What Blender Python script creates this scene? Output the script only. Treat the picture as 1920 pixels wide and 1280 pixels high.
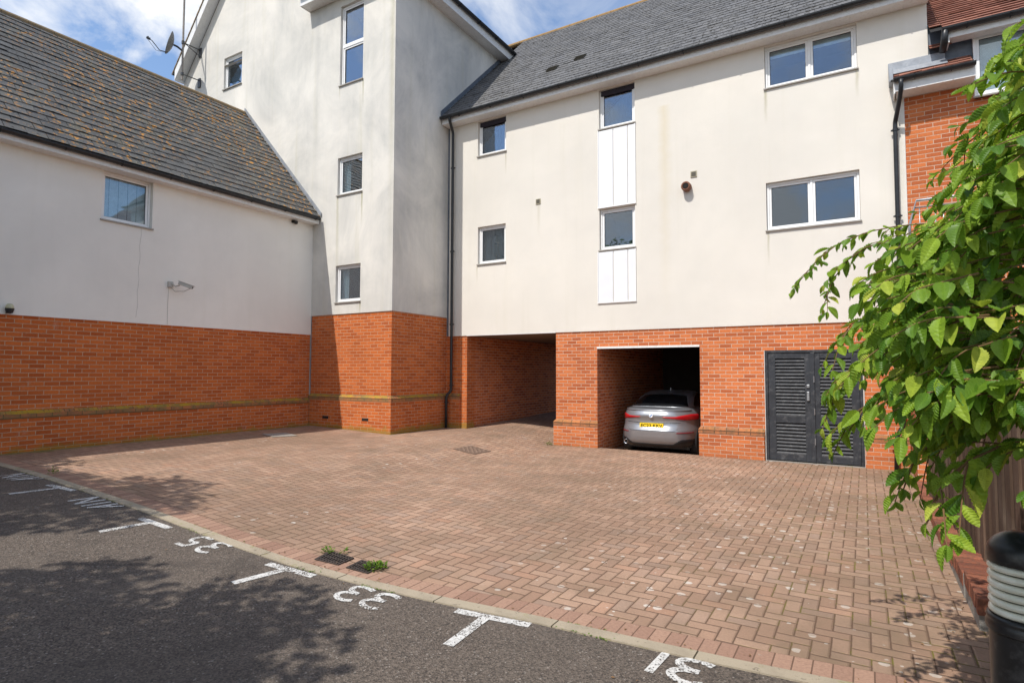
import bpy, math, random
import numpy as np
from mathutils import Vector, Matrix
R = math.radians
random.seed(7); np.random.seed(7)
for o in list(bpy.data.objects): bpy.data.objects.remove(o)
scene = bpy.context.scene
COL = scene.collection

# ------------------------------------------------------------------ camera, sky, sun, exposure
CAM_POS = Vector((0, 0, 1.69))
yaw, pitch, roll = R(31.0207), R(2.9396), R(0.1447)
f = Vector((-math.sin(yaw)*math.cos(pitch), math.cos(yaw)*math.cos(pitch), math.sin(pitch)))
r = Vector((math.cos(yaw), math.sin(yaw), 0)); u = r.cross(f)
r2 = r*math.cos(roll) + u*math.sin(roll); u2 = -r*math.sin(roll) + u*math.cos(roll)
cd = bpy.data.cameras.new("camera"); cam = bpy.data.objects.new("camera", cd); COL.objects.link(cam)
cam.matrix_world = Matrix(((r2.x, u2.x, -f.x, CAM_POS.x), (r2.y, u2.y, -f.y, CAM_POS.y), (r2.z, u2.z, -f.z, CAM_POS.z), (0, 0, 0, 1)))
cd.sensor_width = 36; cd.lens = 1096.35/1920*36; cd.clip_start = 0.05; cd.clip_end = 2000
scene.camera = cam
SUN_EL = R(54.0); SUN_AZ = math.atan2(-0.227, -0.974)      # the sun stands behind the camera, a little to its left
world = bpy.data.worlds.new("World"); scene.world = world; world.use_nodes = True
wn = world.node_tree; wn.nodes.clear()
sky = wn.nodes.new('ShaderNodeTexSky'); sky.sky_type = 'NISHITA'; sky.sun_disc = False
sky.sun_elevation = SUN_EL; sky.sun_rotation = SUN_AZ; sky.air_density = 1.0; sky.dust_density = 0.5; sky.ozone_density = 2.6
bg = wn.nodes.new('ShaderNodeBackground'); bg.inputs[1].default_value = 0.15
wo = wn.nodes.new('ShaderNodeOutputWorld')
tc = wn.nodes.new('ShaderNodeTexCoord')
mp = wn.nodes.new('ShaderNodeMapping'); mp.inputs['Scale'].default_value = (1.0, 1.0, 1.4); mp.inputs['Location'].default_value = (3.1, 0.4, 0.2)
n1 = wn.nodes.new('ShaderNodeTexNoise'); n1.inputs['Scale'].default_value = 4.2; n1.inputs['Detail'].default_value = 9; n1.inputs['Roughness'].default_value = 0.58; n1.inputs['Distortion'].default_value = 0.4
rp = wn.nodes.new('ShaderNodeValToRGB'); rp.color_ramp.elements[0].position = 0.42; rp.color_ramp.elements[1].position = 0.58
sep = wn.nodes.new('ShaderNodeSeparateXYZ')
dt = wn.nodes.new('ShaderNodeVectorMath'); dt.operation = 'DOT_PRODUCT'; dt.inputs[1].default_value = (-0.95, 0.25, 0.1)
mr = wn.nodes.new('ShaderNodeMapRange'); mr.inputs[1].default_value = 0.40; mr.inputs[2].default_value = 0.80; mr.inputs[3].default_value = 0.0; mr.inputs[4].default_value = 1.0
mr2 = wn.nodes.new('ShaderNodeMapRange'); mr2.inputs[1].default_value = 0.35; mr2.inputs[2].default_value = -0.3; mr2.inputs[3].default_value = 0.0; mr2.inputs[4].default_value = 1.0
mx0 = wn.nodes.new('ShaderNodeMath'); mx0.operation = 'MAXIMUM'
sp2 = wn.nodes.new('ShaderNodeSeparateXYZ')
mm = wn.nodes.new('ShaderNodeMath'); mm.operation = 'MULTIPLY'
mix = wn.nodes.new('ShaderNodeMixRGB'); mix.inputs[2].default_value = (5.0, 5.08, 5.2, 1)
l = wn.links.new
l(tc.outputs['Generated'], mp.inputs[0]); l(mp.outputs[0], n1.inputs[0]); l(n1.outputs[0], rp.inputs[0])
l(tc.outputs['Generated'], dt.inputs[0]); l(dt.outputs['Value'], mr.inputs[0]); l(tc.outputs['Generated'], sp2.inputs[0]); l(sp2.outputs['Y'], mr2.inputs[0])
l(mr.outputs[0], mx0.inputs[0]); l(mr2.outputs[0], mx0.inputs[1]); l(rp.outputs[0], mm.inputs[0]); l(mx0.outputs[0], mm.inputs[1])
l(mm.outputs[0], mix.inputs[0]); l(sky.outputs[0], mix.inputs[1]); l(mix.outputs[0], bg.inputs[0]); l(bg.outputs[0], wo.inputs[0])
sd = bpy.data.lights.new("sun", 'SUN'); sd.energy = 3.25; sd.angle = R(0.5); sd.color = (1.0, 0.955, 0.89)
sun = bpy.data.objects.new("sun", sd); COL.objects.link(sun)
ts = Vector((math.sin(SUN_AZ)*math.cos(SUN_EL), math.cos(SUN_AZ)*math.cos(SUN_EL), math.sin(SUN_EL)))
sun.rotation_euler = ts.to_track_quat('Z', 'Y').to_euler()
scene.view_settings.view_transform = 'Standard'; scene.view_settings.look = 'None'
scene.view_settings.exposure = 0.50; scene.view_settings.gamma = 1.0
scene.render.engine = 'CYCLES'
scene.cycles.max_bounces = 8; scene.cycles.diffuse_bounces = 5; scene.cycles.transparent_max_bounces = 12

# ------------------------------------------------------------------ the lie of the ground
XF = [-30, -12.1, -9.3, -8.7, -7.9, -7.1, -6.2, -5, 30]; ZF = [.4, .33, .245, .24, .23, .17, .0, 0, 0]
XK = [-30, -12.1, -9, -7, -5, -3.5, -2, 30]; ZK = [.4, .33, .29, .21, .10, .03, 0, 0]
def zg(x, y):
    a = np.interp(x, XF, ZF); b = np.interp(x, XK, ZK)
    t = min(max((y-3.5)/6.0, 0), 1); t = t*t*(3-2*t)
    z = float(b*(1-t)+a*t)
    if x < -6 and y > 12.2: z += (y-12.2)*.03
    if -5.9 < x < -2 and y > 12.3: z -= 0.14*min((y-12.3)/.55, 1)
    return z
KX = [-40, -12, -10.1, -9, -8, -7.3, -6.2, -5.1, -4.2, -3.8, -2.8, -2, -1.3, -.7, 0, .7, 1.5, 6]
KYL = [4.0, 3.53, 3.47, 3.43, 3.41, 3.395, 3.37, 3.325, 3.315, 3.34, 3.42, 3.525, 3.56, 3.595, 3.66, 3.74, 3.84, 4.3]
def kerb_y(x): return float(np.interp(x, KX, KYL))

# ------------------------------------------------------------------ node helpers and materials
class NT:
    def __init__(s, name):
        s.m = bpy.data.materials.new(name); s.m.use_nodes = True; s.t = s.m.node_tree; s.t.nodes.clear()
        s.out = s.n('ShaderNodeOutputMaterial'); s.b = s.n('ShaderNodeBsdfPrincipled'); s.l(s.b.outputs[0], s.out.inputs[0])
    def n(s, t, **k):
        nd = s.t.nodes.new(t)
        for a, v in k.items(): setattr(nd, a, v)
        return nd
    def l(s, a, b): s.t.links.new(a, b)
    def put(s, sock, v):
        if isinstance(v, bpy.types.NodeSocket): s.l(v, sock)
        elif isinstance(v, (tuple, list)) and len(v) == 3 and sock.type == 'RGBA': sock.default_value = (*v, 1)
        else: sock.default_value = v
    def math(s, op, a, b=0.0, c=0.0):
        nd = s.n('ShaderNodeMath', operation=op); s.put(nd.inputs[0], a); s.put(nd.inputs[1], b); s.put(nd.inputs[2], c); return nd.outputs[0]
    def mix(s, f, a, b, bt='MIX'):
        nd = s.n('ShaderNodeMixRGB', blend_type=bt); s.put(nd.inputs[0], f); s.put(nd.inputs[1], a); s.put(nd.inputs[2], b); return nd.outputs[0]
    def uv(s): return s.n('ShaderNodeUVMap').outputs[0]
    def pos(s): return s.n('ShaderNodeNewGeometry').outputs['Position']
    def obj(s): return s.n('ShaderNodeTexCoord').outputs['Object']
    def island(s): return s.n('ShaderNodeNewGeometry').outputs['Random Per Island']
    def map(s, v, sc=(1, 1, 1), loc=(0, 0, 0)):
        nd = s.n('ShaderNodeMapping'); nd.inputs['Scale'].default_value = sc; nd.inputs['Location'].default_value = loc; s.l(v, nd.inputs[0]); return nd.outputs[0]
    def noise(s, v, scale, detail=4, rough=.55, dist=0, col=False):
        nd = s.n('ShaderNodeTexNoise'); nd.inputs['Scale'].default_value = scale; nd.inputs['Detail'].default_value = detail
        nd.inputs['Roughness'].default_value = rough; nd.inputs['Distortion'].default_value = dist; s.l(v, nd.inputs['Vector']); return nd.outputs[1 if col else 0]
    def ramp(s, v, a, b, lo=0.0, hi=1.0):
        nd = s.n('ShaderNodeMapRange'); nd.clamp = True; s.l(v, nd.inputs[0])
        nd.inputs[1].default_value = a; nd.inputs[2].default_value = b; nd.inputs[3].default_value = lo; nd.inputs[4].default_value = hi; return nd.outputs[0]
    def sep(s, v):
        nd = s.n('ShaderNodeSeparateXYZ'); s.l(v, nd.inputs[0]); return nd.outputs
    def bump(s, h, d=.01, st=1.0):
        nd = s.n('ShaderNodeBump'); nd.inputs['Distance'].default_value = d; nd.inputs['Strength'].default_value = st; s.l(h, nd.inputs['Height']); s.l(nd.outputs[0], s.b.inputs['Normal']); return nd.outputs[0]
    def set(s, color=None, rough=None, metal=None, spec=None, **k):
        if color is not None: s.put(s.b.inputs['Base Color'], color)
        if rough is not None: s.put(s.b.inputs['Roughness'], rough)
        if metal is not None: s.put(s.b.inputs['Metallic'], metal)
        if spec is not None: s.put(s.b.inputs['Specular IOR Level'], spec)
        for a, v in k.items(): s.put(s.b.inputs[a], v)
        return s.m
M = {}
def plain(name, col, rough=.6, metal=0, spec=.4, var=.12, scale=9, bump=0, dirt=None, **k):
    t = NT(name); p = t.pos()
    c = t.mix(t.ramp(t.noise(p, scale, 5), .3, .7), tuple(x*(1-var) for x in col), tuple(min(1, x*(1+var)) for x in col))
    if dirt: c = t.mix(t.math('MULTIPLY', t.ramp(t.noise(p, scale*2.3, 6, .65), .52, .72), .55), c, dirt)
    if bump: t.bump(t.noise(p, scale*14, 3), bump)
    M[name] = t.set(c, rough, metal, spec, **k); return M[name]

def brick_mat(name, c1, c2, mortar, moss=False, grime=0.3, base=None, stack=False):
    t = NT(name); uv = t.uv()
    b = t.n('ShaderNodeTexBrick'); b.offset = 0.5; b.squash = 1.0
    b.inputs['Scale'].default_value = 1; b.inputs['Brick Width'].default_value = .225; b.inputs['Row Height'].default_value = .075
    b.inputs['Mortar Size'].default_value = .0064; b.inputs['Mortar Smooth'].default_value = .25; b.inputs['Bias'].default_value = -.2
    if stack: b.inputs['Brick Width'].default_value = .075; b.inputs['Row Height'].default_value = .22; b.offset = 0
    nz = t.noise(uv, 60, 3, .6, 0, True); nd = t.n('ShaderNodeVectorMath', operation='MULTIPLY_ADD'); t.l(nz, nd.inputs[0]); nd.inputs[1].default_value = (.004, .004, 0); t.l(uv, nd.inputs[2])
    t.l(nd.outputs[0], b.inputs['Vector'])
    b.inputs['Color1'].default_value = (*c1, 1); b.inputs['Color2'].default_value = (*c2, 1); b.inputs['Mortar'].default_value = (*mortar, 1)
    p = t.pos()
    c = t.mix(t.math('MULTIPLY', t.ramp(t.noise(uv, 34, 4, .7), .35, .75), .35), b.outputs[0], tuple(x*.55 for x in c2))
    c = t.mix(t.math('MULTIPLY', t.ramp(t.noise(p, 1.1, 5, .6), .38, .7), grime), c, (.34, .10, .03))
    # pale efflorescence and a mossy, damp foot
    c = t.mix(t.math('MULTIPLY', t.ramp(t.noise(p, 2.2, 6, .75), .62, .78), .45), c, (.55, .40, .33))
    zz = t.sep(p)[2]
    foot = t.ramp(t.math('ADD', zz, t.math('MULTIPLY', t.noise(p, 3.5, 4), .5)), .62, .30)
    c = t.mix(t.math('MULTIPLY', foot, .40 if moss else .25), c, (.24, .12, .06))
    if moss:
        g = t.ramp(t.math('ADD', zz, t.math('MULTIPLY', t.noise(p, 5, 5), .34)), .60, .48)
        c = t.mix(t.math('MULTIPLY', g, .6), c, (.24, .20, .03))
    h = t.math('ADD', t.math('MULTIPLY', b.outputs['Fac'], -1.0), t.math('MULTIPLY', t.noise(uv, 160, 3), .35))
    t.bump(h, .006); M[name] = t.set(c, .88, 0, .2)
brick_mat('red_brick', (.68, .205, .068), (.36, .085, .032), (.72, .53, .40))
brick_mat('red_brick_shade_mossy', (.62, .160, .038), (.38, .080, .020), (.60, .40, .26), moss=True)  # mossy foot; deeper brick and mortar carry the left walls' shade in colour
def edging_mat():
    t = NT('edging_brick'); p = t.pos(); c = t.mix(t.island(), (.16, .055, .035), (.34, .125, .07))
    c = t.mix(t.ramp(t.noise(p, 24, 5, .7), .42, .66, 0, .7), c, (.10, .06, .045)); t.bump(t.noise(p, 90, 4, .7), .004); M['edging_brick'] = t.set(c, .9, 0, .2)
edging_mat()

def plinth_mat(name, amount):
    t = NT(name); uv = t.uv(); p = t.pos()
    b = t.n('ShaderNodeTexBrick'); b.offset = 0.5; b.inputs['Scale'].default_value = 1; b.inputs['Brick Width'].default_value = .225; b.inputs['Row Height'].default_value = .075
    b.inputs['Mortar Size'].default_value = .006; b.inputs['Color1'].default_value = (.46, .17, .07, 1); b.inputs['Color2'].default_value = (.33, .13, .06, 1); b.inputs['Mortar'].default_value = (.07, .05, .035, 1)
    t.l(uv, b.inputs['Vector'])
    c = t.mix(t.ramp(t.noise(p, 7, 6, .7), .45, .62, 0, .6), b.outputs[0], (.14, .10, .06))
    nz_ = t.sep(t.n('ShaderNodeNewGeometry').outputs['Normal'])[2]; upf = t.math('ADD', .10, t.math('MULTIPLY', t.ramp(t.math('ABSOLUTE', nz_), .2, .4), .9))
    c = t.mix(t.math('MULTIPLY', t.math('MULTIPLY', t.ramp(t.noise(p, 2.6, 6, .75), .40, .56), amount), upf), c, (.42, .27, .02))
    c = t.mix(t.math('MULTIPLY', t.ramp(t.noise(p, 6.0, 6, .75), .44, .60), amount*.7), c, (.17, .15, .07))
    t.bump(t.math('ADD', t.math('MULTIPLY', b.outputs['Fac'], -1), t.noise(p, 60, 4)), .006); M[name] = t.set(c, .9, 0, .2)
plinth_mat('plinth_lichen', .9); plinth_mat('plinth_clean', .12)

def render_mat(name, stain, streak=.2, col=(.72, .68, .61), dk=(.42, .43, .42), runs=()):
    t = NT(name); p = t.pos()
    c = t.mix(t.ramp(t.noise(p, .55, 4), .35, .65), tuple(x*.95 for x in col), tuple(min(1, x*1.03) for x in col))
    blot = t.ramp(t.noise(t.map(p, (.50, .50, .42)), 1.0, 7, .66, .5), .38, .70)
    st = t.noise(t.map(p, (7.5, 7.5, .8)), 1.0, 6, .65)
    stk = t.ramp(st, .42, .72)
    c = t.mix(t.math('MULTIPLY', t.math('MULTIPLY', blot, t.math('ADD', .78, t.math('MULTIPLY', stk, .22))), stain), c, dk)
    c = t.mix(t.math('MULTIPLY', t.ramp(t.noise(t.map(p, (3.2, 3.2, .16)), 1.3, 5, .6), .55, .8), streak), c, (.50, .47, .33))
    xyz = t.sep(p)
    for (x0, zt, ln, wd, am, cc) in runs:      # water runs below sills and along joints
        wob = t.math('ADD', xyz[0], t.math('MULTIPLY', t.noise(t.map(p, (1, 1, 3)), 2.0, 3), wd*.8))
        across = t.ramp(t.math('ABSOLUTE', t.math('SUBTRACT', wob, x0+wd*.4)), wd, 0)
        along = t.math('MULTIPLY', t.ramp(xyz[2], zt+.02, zt-.02), t.ramp(xyz[2], zt-ln, zt-ln*.15))
        c = t.mix(t.math('MULTIPLY', t.math('MULTIPLY', across, along), am), c, cc)
    c = t.mix(t.ramp(t.noise(p, 220, 2), .62, .8, 0, .10), c, (.3, .28, .25))
    t.bump(t.math('ADD', t.noise(p, 210, 3, .7), t.math('MULTIPLY', t.noise(p, 2.2, 3), 2.0)), .0035); M[name] = t.set(c, .93, 0, .15)
GR = (.30, .27, .12)
render_mat('render_cream', .16, .14, runs=[(-3.55, 7.4, 4.6, .16, .38, (.58, .48, .28)), (-1.53, 7.22, .7, .04, .55, GR), (.02, 7.22, .55, .04, .5, GR), (-7.53, 7.15, .6, .03, .5, GR), (-1.53, 4.41, .7, .03, .5, GR), (-8.38, 4.38, .5, .03, .4, GR), (-6.6, 5.68, .8, .06, .25, GR), (.60, 6.9, 4.2, .10, .22, GR)])
render_mat('render_weathered', .72, .42, (.72, .69, .63), (.33, .34, .33), runs=[(-10.37, 8.86, .75, .035, .75, GR), (-10.35, 6.04, .85, .035, .85, GR), (-10.36, 3.36, .32, .035, .8, GR), (-11.19, 8.86, .4, .03, .4, GR), (-11.19, 6.04, 2.2, .06, .45, GR), (-9.42, 10.8, 7.5, .12, .35, GR), (-12.02, 11.1, 8, .14, .28, (.40, .40, .38))])
render_mat('render_side', .95, .30, (.75, .72, .66), (.36, .365, .36))
render_mat('render_wing', .36, .08, (.82, .795, .735), (.60, .59, .55))

def slate_mat(name, base, lich, mossd):
    t = NT(name); p = t.pos(); isl = t.island()
    c = t.mix(isl, tuple(x*.78 for x in base), tuple(x*1.22 for x in base))
    c = t.mix(t.ramp(t.noise(p, 3, 5, .6), .35, .7, 0, .45), c, tuple(x*1.35 for x in (base[0]*1.05, base[1], base[2]*.88)))
    c = t.mix(t.ramp(t.noise(p, 42, 4, .7), .58, .70, 0, .55), c, (.34, .33, .30))
    xyz = t.sep(p)
    if lich:
        area = t.ramp(t.math('ADD', t.noise(p, .45, 3), t.math('MULTIPLY', t.math('ADD', xyz[1], -5.5), .034)), .36, .56)
        sp = t.math('MULTIPLY', t.ramp(t.noise(p, 11, 4, .66, .4), .575, .62), area)
        c = t.mix(t.math('MULTIPLY', area, t.ramp(t.noise(p, 3.3, 5, .7), .48, .66, 0, .32)), c, (.20, .18, .11))
        c = t.mix(t.math('MULTIPLY', sp, .9), c, (.56, .24, .02))
        sp2 = t.math('MULTIPLY', t.ramp(t.noise(p, 17, 3, .6, .3), .66, .70), t.ramp(t.noise(p, .7, 2), .35, .6))
        c = t.mix(t.math('MULTIPLY', sp2, .8), c, (.48, .45, .34))
    v = t.noise(p, 14, 3, .6, .3)
    c = t.mix(t.math('MULTIPLY', t.ramp(v, mossd, mossd+.03), .9), c, (.035, .03, .02))
    t.bump(t.math('ADD', t.noise(p, 45, 4, .7), t.math('MULTIPLY', t.ramp(v, mossd, mossd+.06), 4)), .004); M[name] = t.set(c, .72, 0, .35)
slate_mat('slate_lichen', (.082, .083, .084), True, .64)
slate_mat('slate_grey', (.112, .113, .118), False, .585)
def tile_mat():
    t = NT('clay_tile'); p = t.pos()
    c = t.mix(t.island(), (.20, .085, .06), (.33, .15, .105)); c = t.mix(t.ramp(t.noise(p, 8, 5, .7), .45, .7, 0, .5), c, (.13, .075, .06))
    t.bump(t.noise(p, 60, 4), .003); M['clay_tile'] = t.set(c, .85, 0, .25)
tile_mat()

def paver_mat():
    t = NT('paver_herringbone'); uv = t.uv()
    wob = t.n('ShaderNodeVectorMath', operation='MULTIPLY_ADD'); t.l(t.noise(uv, 30, 3, .6, 0, True), wob.inputs[0]); wob.inputs[1].default_value = (.006, .006, 0); t.l(uv, wob.inputs[2])
    xy = t.sep(wob.outputs[0]); S = 1/.106
    x = t.math('MULTIPLY', xy[0], S); y = t.math('MULTIPLY', xy[1], S)
    i = t.math('FLOOR', x); j = t.math('FLOOR', y); fx = t.math('SUBTRACT', x, i); fy = t.math('SUBTRACT', y, j)
    m = t.math('FLOORED_MODULO', t.math('SUBTRACT', i, j), 4.0) if False else t.math('ROUND', t.math('WRAP', t.math('SUBTRACT', i, j), 3.5, -.5))
    def eq(k): return t.math('COMPARE', m, float(k), .25)
    e0, e1, e2, e3 = eq(0), eq(1), eq(2), eq(3)
    far = 5.0
    dl = t.math('ADD', fx, t.math('MULTIPLY', e1, far)); dr = t.math('ADD', t.math('SUBTRACT', 1.0, fx), t.math('MULTIPLY', e0, far))
    db = t.math('ADD', fy, t.math('MULTIPLY', e2, far)); dtp = t.math('ADD', t.math('SUBTRACT', 1.0, fy), t.math('MULTIPLY', e3, far))
    d = t.math('MINIMUM', t.math('MINIMUM', dl, dr), t.math('MINIMUM', db, dtp))
    ix = t.math('SUBTRACT', i, e1); jy = t.math('SUBTRACT', j, e2)
    cb = t.n('ShaderNodeCombineXYZ'); t.l(ix, cb.inputs[0]); t.l(jy, cb.inputs[1]); t.l(e2, cb.inputs[2]) if False else None
    wn_ = t.n('ShaderNodeTexWhiteNoise', noise_dimensions='3D'); t.l(cb.outputs[0], wn_.inputs['Vector'])
    rnd = wn_.outputs['Value']; rs = t.sep(wn_.outputs['Color'])
    c = t.mix(rnd, (.335, .205, .138), (.455, .298, .207))
    c = t.mix(t.math('MULTIPLY', t.ramp(rs[1], .72, .98), .5), c, (.30, .225, .18))
    c = t.mix(t.math('MULTIPLY', t.ramp(rs[2], .86, 1.0), .4), c, (.50, .26, .16))
    c = t.mix(t.ramp(t.noise(uv, 55, 5, .75), .40, .68, 0, .42), c, (.20, .13, .095))
    big = t.noise(uv, .42, 5, .6)
    c = t.mix(t.ramp(big, .40, .62, 0, .62), c, (.205, .135, .092))
    c = t.mix(t.math('MULTIPLY', t.ramp(t.noise(uv, 1.7, 5, .65), .50, .72), .35), c, (.15, .12, .075))
    # old pale spots of lichen and gum
    vor = t.n('ShaderNodeTexVoronoi', feature='F1'); vor.inputs['Scale'].default_value = 13; vor.inputs['Randomness'].default_value = 1; t.l(wob.outputs[0], vor.inputs['Vector'])
    vs = t.sep(vor.outputs['Color']); spot = t.math('MULTIPLY', t.math('LESS_THAN', t.math('ADD', vor.outputs['Distance'], t.math('MULTIPLY', t.noise(uv, 70, 2), .14)), t.math('ADD', .20, t.math('MULTIPLY', vs[2], .30))), t.math('GREATER_THAN', vs[0], .76))
    reg = t.ramp(t.math('ADD', t.noise(uv, .8, 4, .6), t.math('MULTIPLY', t.ramp(t.sep(uv)[0], -3.5, .3), .30)), .53, .66, .03, 1.0)
    c = t.mix(t.math('MULTIPLY', t.math('MULTIPLY', spot, reg), t.math('ADD', .35, t.math('MULTIPLY', vs[1], .45))), c, (.62, .57, .50))
    jw = t.ramp(d, .022, .066)
    edge = t.ramp(t.math('ADD', t.sep(uv)[0], t.math('MULTIPLY', t.noise(uv, 1.1, 4), 2.2)), -.6, 1.2)
    jc = t.mix(t.math('MULTIPLY', t.ramp(t.noise(uv, 2.6, 5, .7), .50, .60), t.math('ADD', .15, t.math('MULTIPLY', edge, .85))), (.125, .076, .050), (.15, .13, .025))
    c = t.mix(t.math('MULTIPLY', edge, t.ramp(t.noise(uv, 4, 5, .7), .40, .65, .1, .55)), c, (.185, .135, .085))
    c = t.mix(jw, jc, c)
    # moss creeping out from the foot of the walls
    near = t.math('MINIMUM', t.math('ADD', t.sep(uv)[0], 12.1), t.math('ADD', 0, 99.0))
    g = t.ramp(t.math('SUBTRACT', near, t.math('MULTIPLY', t.noise(uv, 2.4, 5, .65), 1.1)), -.25, -.48)
    c = t.mix(t.math('MULTIPLY', g, .7), c, (.17, .16, .03))
    h = t.math('ADD', t.ramp(d, .02, .13), t.math('ADD', t.math('MULTIPLY', rnd, .35), t.math('MULTIPLY', t.noise(uv, 120, 4, .7), .25)))
    t.bump(h, .006); M['pavers'] = t.set(c, .88, 0, .25)
paver_mat()
def soldier_mat():
    t = NT('soldier_pavers'); uv = t.uv()
    b = t.n('ShaderNodeTexBrick'); b.offset = 0; b.inputs['Scale'].default_value = 1; b.inputs['Brick Width'].default_value = .1025; b.inputs['Row Height'].default_value = .205; b.inputs['Mortar Size'].default_value = .004
    b.inputs['Color1'].default_value = (.40, .25, .175, 1); b.inputs['Color2'].default_value = (.29, .17, .12, 1); b.inputs['Mortar'].default_value = (.15, .09, .06, 1); t.l(uv, b.inputs['Vector'])
    c = t.mix(t.ramp(t.noise(uv, 50, 5, .7), .4, .7, 0, .45), b.outputs[0], (.14, .08, .06))
    c = t.mix(t.ramp(t.noise(uv, 9, 4, .7), .66, .72, 0, .6), c, (.5, .45, .38))
    t.bump(t.math('MULTIPLY', b.outputs['Fac'], -1), .006); M['soldier'] = t.set(c, .88, 0, .25)
soldier_mat()
def asphalt_mat():
    t = NT('asphalt'); p = t.pos()
    vor = t.n('ShaderNodeTexVoronoi'); vor.inputs['Scale'].default_value = 95; t.l(p, vor.inputs['Vector'])
    v = t.sep(vor.outputs['Color'])
    c = t.mix(v[0], (.078, .062, .050), (.205, .165, .132))
    c = t.mix(t.ramp(v[1], .965, .985), c, (.32, .28, .24))
    c = t.mix(t.ramp(t.noise(p, .55, 6, .7, .8), .56, .66, 0, .45), c, (.045, .038, .034))
    c = t.mix(t.ramp(v[2], .78, .9, 0, .7), c, (.035, .031, .028))
    c = t.mix(t.ramp(t.noise(p, .9, 5, .6), .38, .7, 0, .35), c, (.150, .124, .102))
    c = t.mix(t.ramp(t.noise(p, 5, 4, .6), .6, .72, 0, .25), c, (.08, .07, .06))
    t.bump(t.math('ADD', vor.outputs['Distance'], t.noise(p, 230, 3)), .007); M['asphalt'] = t.set(c, .82, 0, .3)
asphalt_mat()
def concrete_mat(name, col, v=.2, joints=False):
    t = NT(name); p = t.pos()
    c = t.mix(t.noise(p, 130, 4, .8), tuple(x*(1-v) for x in col), tuple(x*(1+v) for x in col))
    c = t.mix(t.ramp(t.noise(p, 3.5, 5, .7), .45, .7, 0, .5), c, tuple(x*.6 for x in col))
    c = t.mix(t.ramp(t.noise(p, 6, 5, .7), .58, .66, 0, .5), c, (.22, .21, .06))
    if joints:
        ju = t.math('FLOORED_MODULO', t.math('ADD', t.sep(t.uv())[0], .2), .915)
        c = t.mix(t.math('LESS_THAN', ju, .010), c, (.06, .05, .03)); c = t.mix(t.ramp(t.noise(t.uv(), 14, 4, .7), .60, .66, 0, .6), c, (.10, .085, .06))
    t.bump(t.noise(p, 160, 3), .004); M[name] = t.set(c, .9, 0, .2)
concrete_mat('kerb_concrete', (.38, .32, .235), joints=True); concrete_mat('grey_concrete', (.30, .28, .25))
def paint_mat():
    t = NT('road_paint'); p = t.pos()
    c = t.mix(t.ramp(t.noise(p, 40, 4), .4, .7), (.62, .61, .58), (.46, .44, .41))
    vo = t.n('ShaderNodeTexVoronoi'); vo.inputs['Scale'].default_value = 95; t.l(p, vo.inputs['Vector'])
    wear = t.math('GREATER_THAN', t.math('ADD', t.math('ADD', t.noise(p, 75, 4, .75), t.math('MULTIPLY', t.noise(p, 6, 3), .50)), t.math('MULTIPLY', t.sep(vo.outputs['Color'])[1], .22)), .93)
    tr = t.n('ShaderNodeBsdfTransparent'); ms = t.n('ShaderNodeMixShader'); t.l(wear, ms.inputs[0]); t.l(t.b.outputs[0], ms.inputs[1]); t.l(tr.outputs[0], ms.inputs[2]); t.l(ms.outputs[0], t.out.inputs[0])
    M['road_paint'] = t.set(c, .8, 0, .3)
paint_mat()
def glass_mat():
    t = NT('window_glass')
    fr = t.n('ShaderNodeLayerWeight'); fr.inputs[0].default_value = .25
    gl = t.n('ShaderNodeBsdfGlossy'); gl.inputs['Roughness'].default_value = .015; gl.inputs[0].default_value = (.86, .92, 1, 1)
    tr = t.n('ShaderNodeBsdfTransparent'); tr.inputs[0].default_value = (.80, .86, .88, 1)
    nb = t.n('ShaderNodeBump'); nb.inputs['Distance'].default_value = .003; t.l(t.noise(t.pos(), 1.4, 2), nb.inputs['Height']); t.l(nb.outputs[0], gl.inputs['Normal'])
    ms = t.n('ShaderNodeMixShader'); t.l(t.ramp(fr.outputs['Facing'], 0, 1, .09, .75), ms.inputs[0]); t.l(tr.outputs[0], ms.inputs[1]); t.l(gl.outputs[0], ms.inputs[2]); t.l(ms.outputs[0], t.out.inputs[0])
    M['glass'] = t.m
glass_mat()
def leaf_mat(name, a, b, young):
    t = NT(name); isl = t.island(); p = t.pos()
    c = t.mix(isl, a, b); c = t.mix(t.ramp(isl, .80, .97), c, young)
    c = t.mix(t.ramp(t.noise(p, 60, 3), .35, .7, 0, .3), c, tuple(x*.6 for x in a))
    c = t.mix(t.ramp(t.noise(p, 26, 4, .7), .68, .76, 0, .6), c, (.26, .20, .05))
    t.set(c, t.ramp(isl, 0, 1, .38, .55), 0, .35)
    tl = t.n('ShaderNodeBsdfTranslucent'); t.l(t.mix(.5, c, (.28, .42, .03)), tl.inputs[0])
    ms = t.n('ShaderNodeMixShader'); ms.inputs[0].default_value = .46; t.l(t.b.outputs[0], ms.inputs[1]); t.l(tl.outputs[0], ms.inputs[2]); t.l(ms.outputs[0], t.out.inputs[0])
    M[name] = t.m
leaf_mat('hornbeam_leaf', (.080, .195, .022), (.37, .54, .045), (.55, .60, .08))
leaf_mat('tree_leaf', (.04, .10, .015), (.08, .16, .02), (.12, .2, .03))
leaf_mat('weed_leaf', (.09, .20, .02), (.20, .33, .04), (.35, .38, .06))
plain('white_upvc', (.80, .80, .79), .35, var=.03)
plain('white_fascia', (.74, .74, .73), .42, var=.05, dirt=(.50, .49, .45))
plain('white_cladding', (.74, .75, .77), .45, var=.03, scale=4)
plain('grey_sill', (.33, .31, .28), .6, dirt=(.2, .18, .14))
plain('black_plastic', (.020, .022, .025), .38, var=.3)
plain('dark_grey_plastic', (.055, .06, .066), .4, var=.2)
plain('lead', (.27, .29, .32), .5, .2, var=.18, dirt=(.45, .45, .45))
plain('dark_lead', (.12, .14, .17), .5, .2, var=.2)
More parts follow.
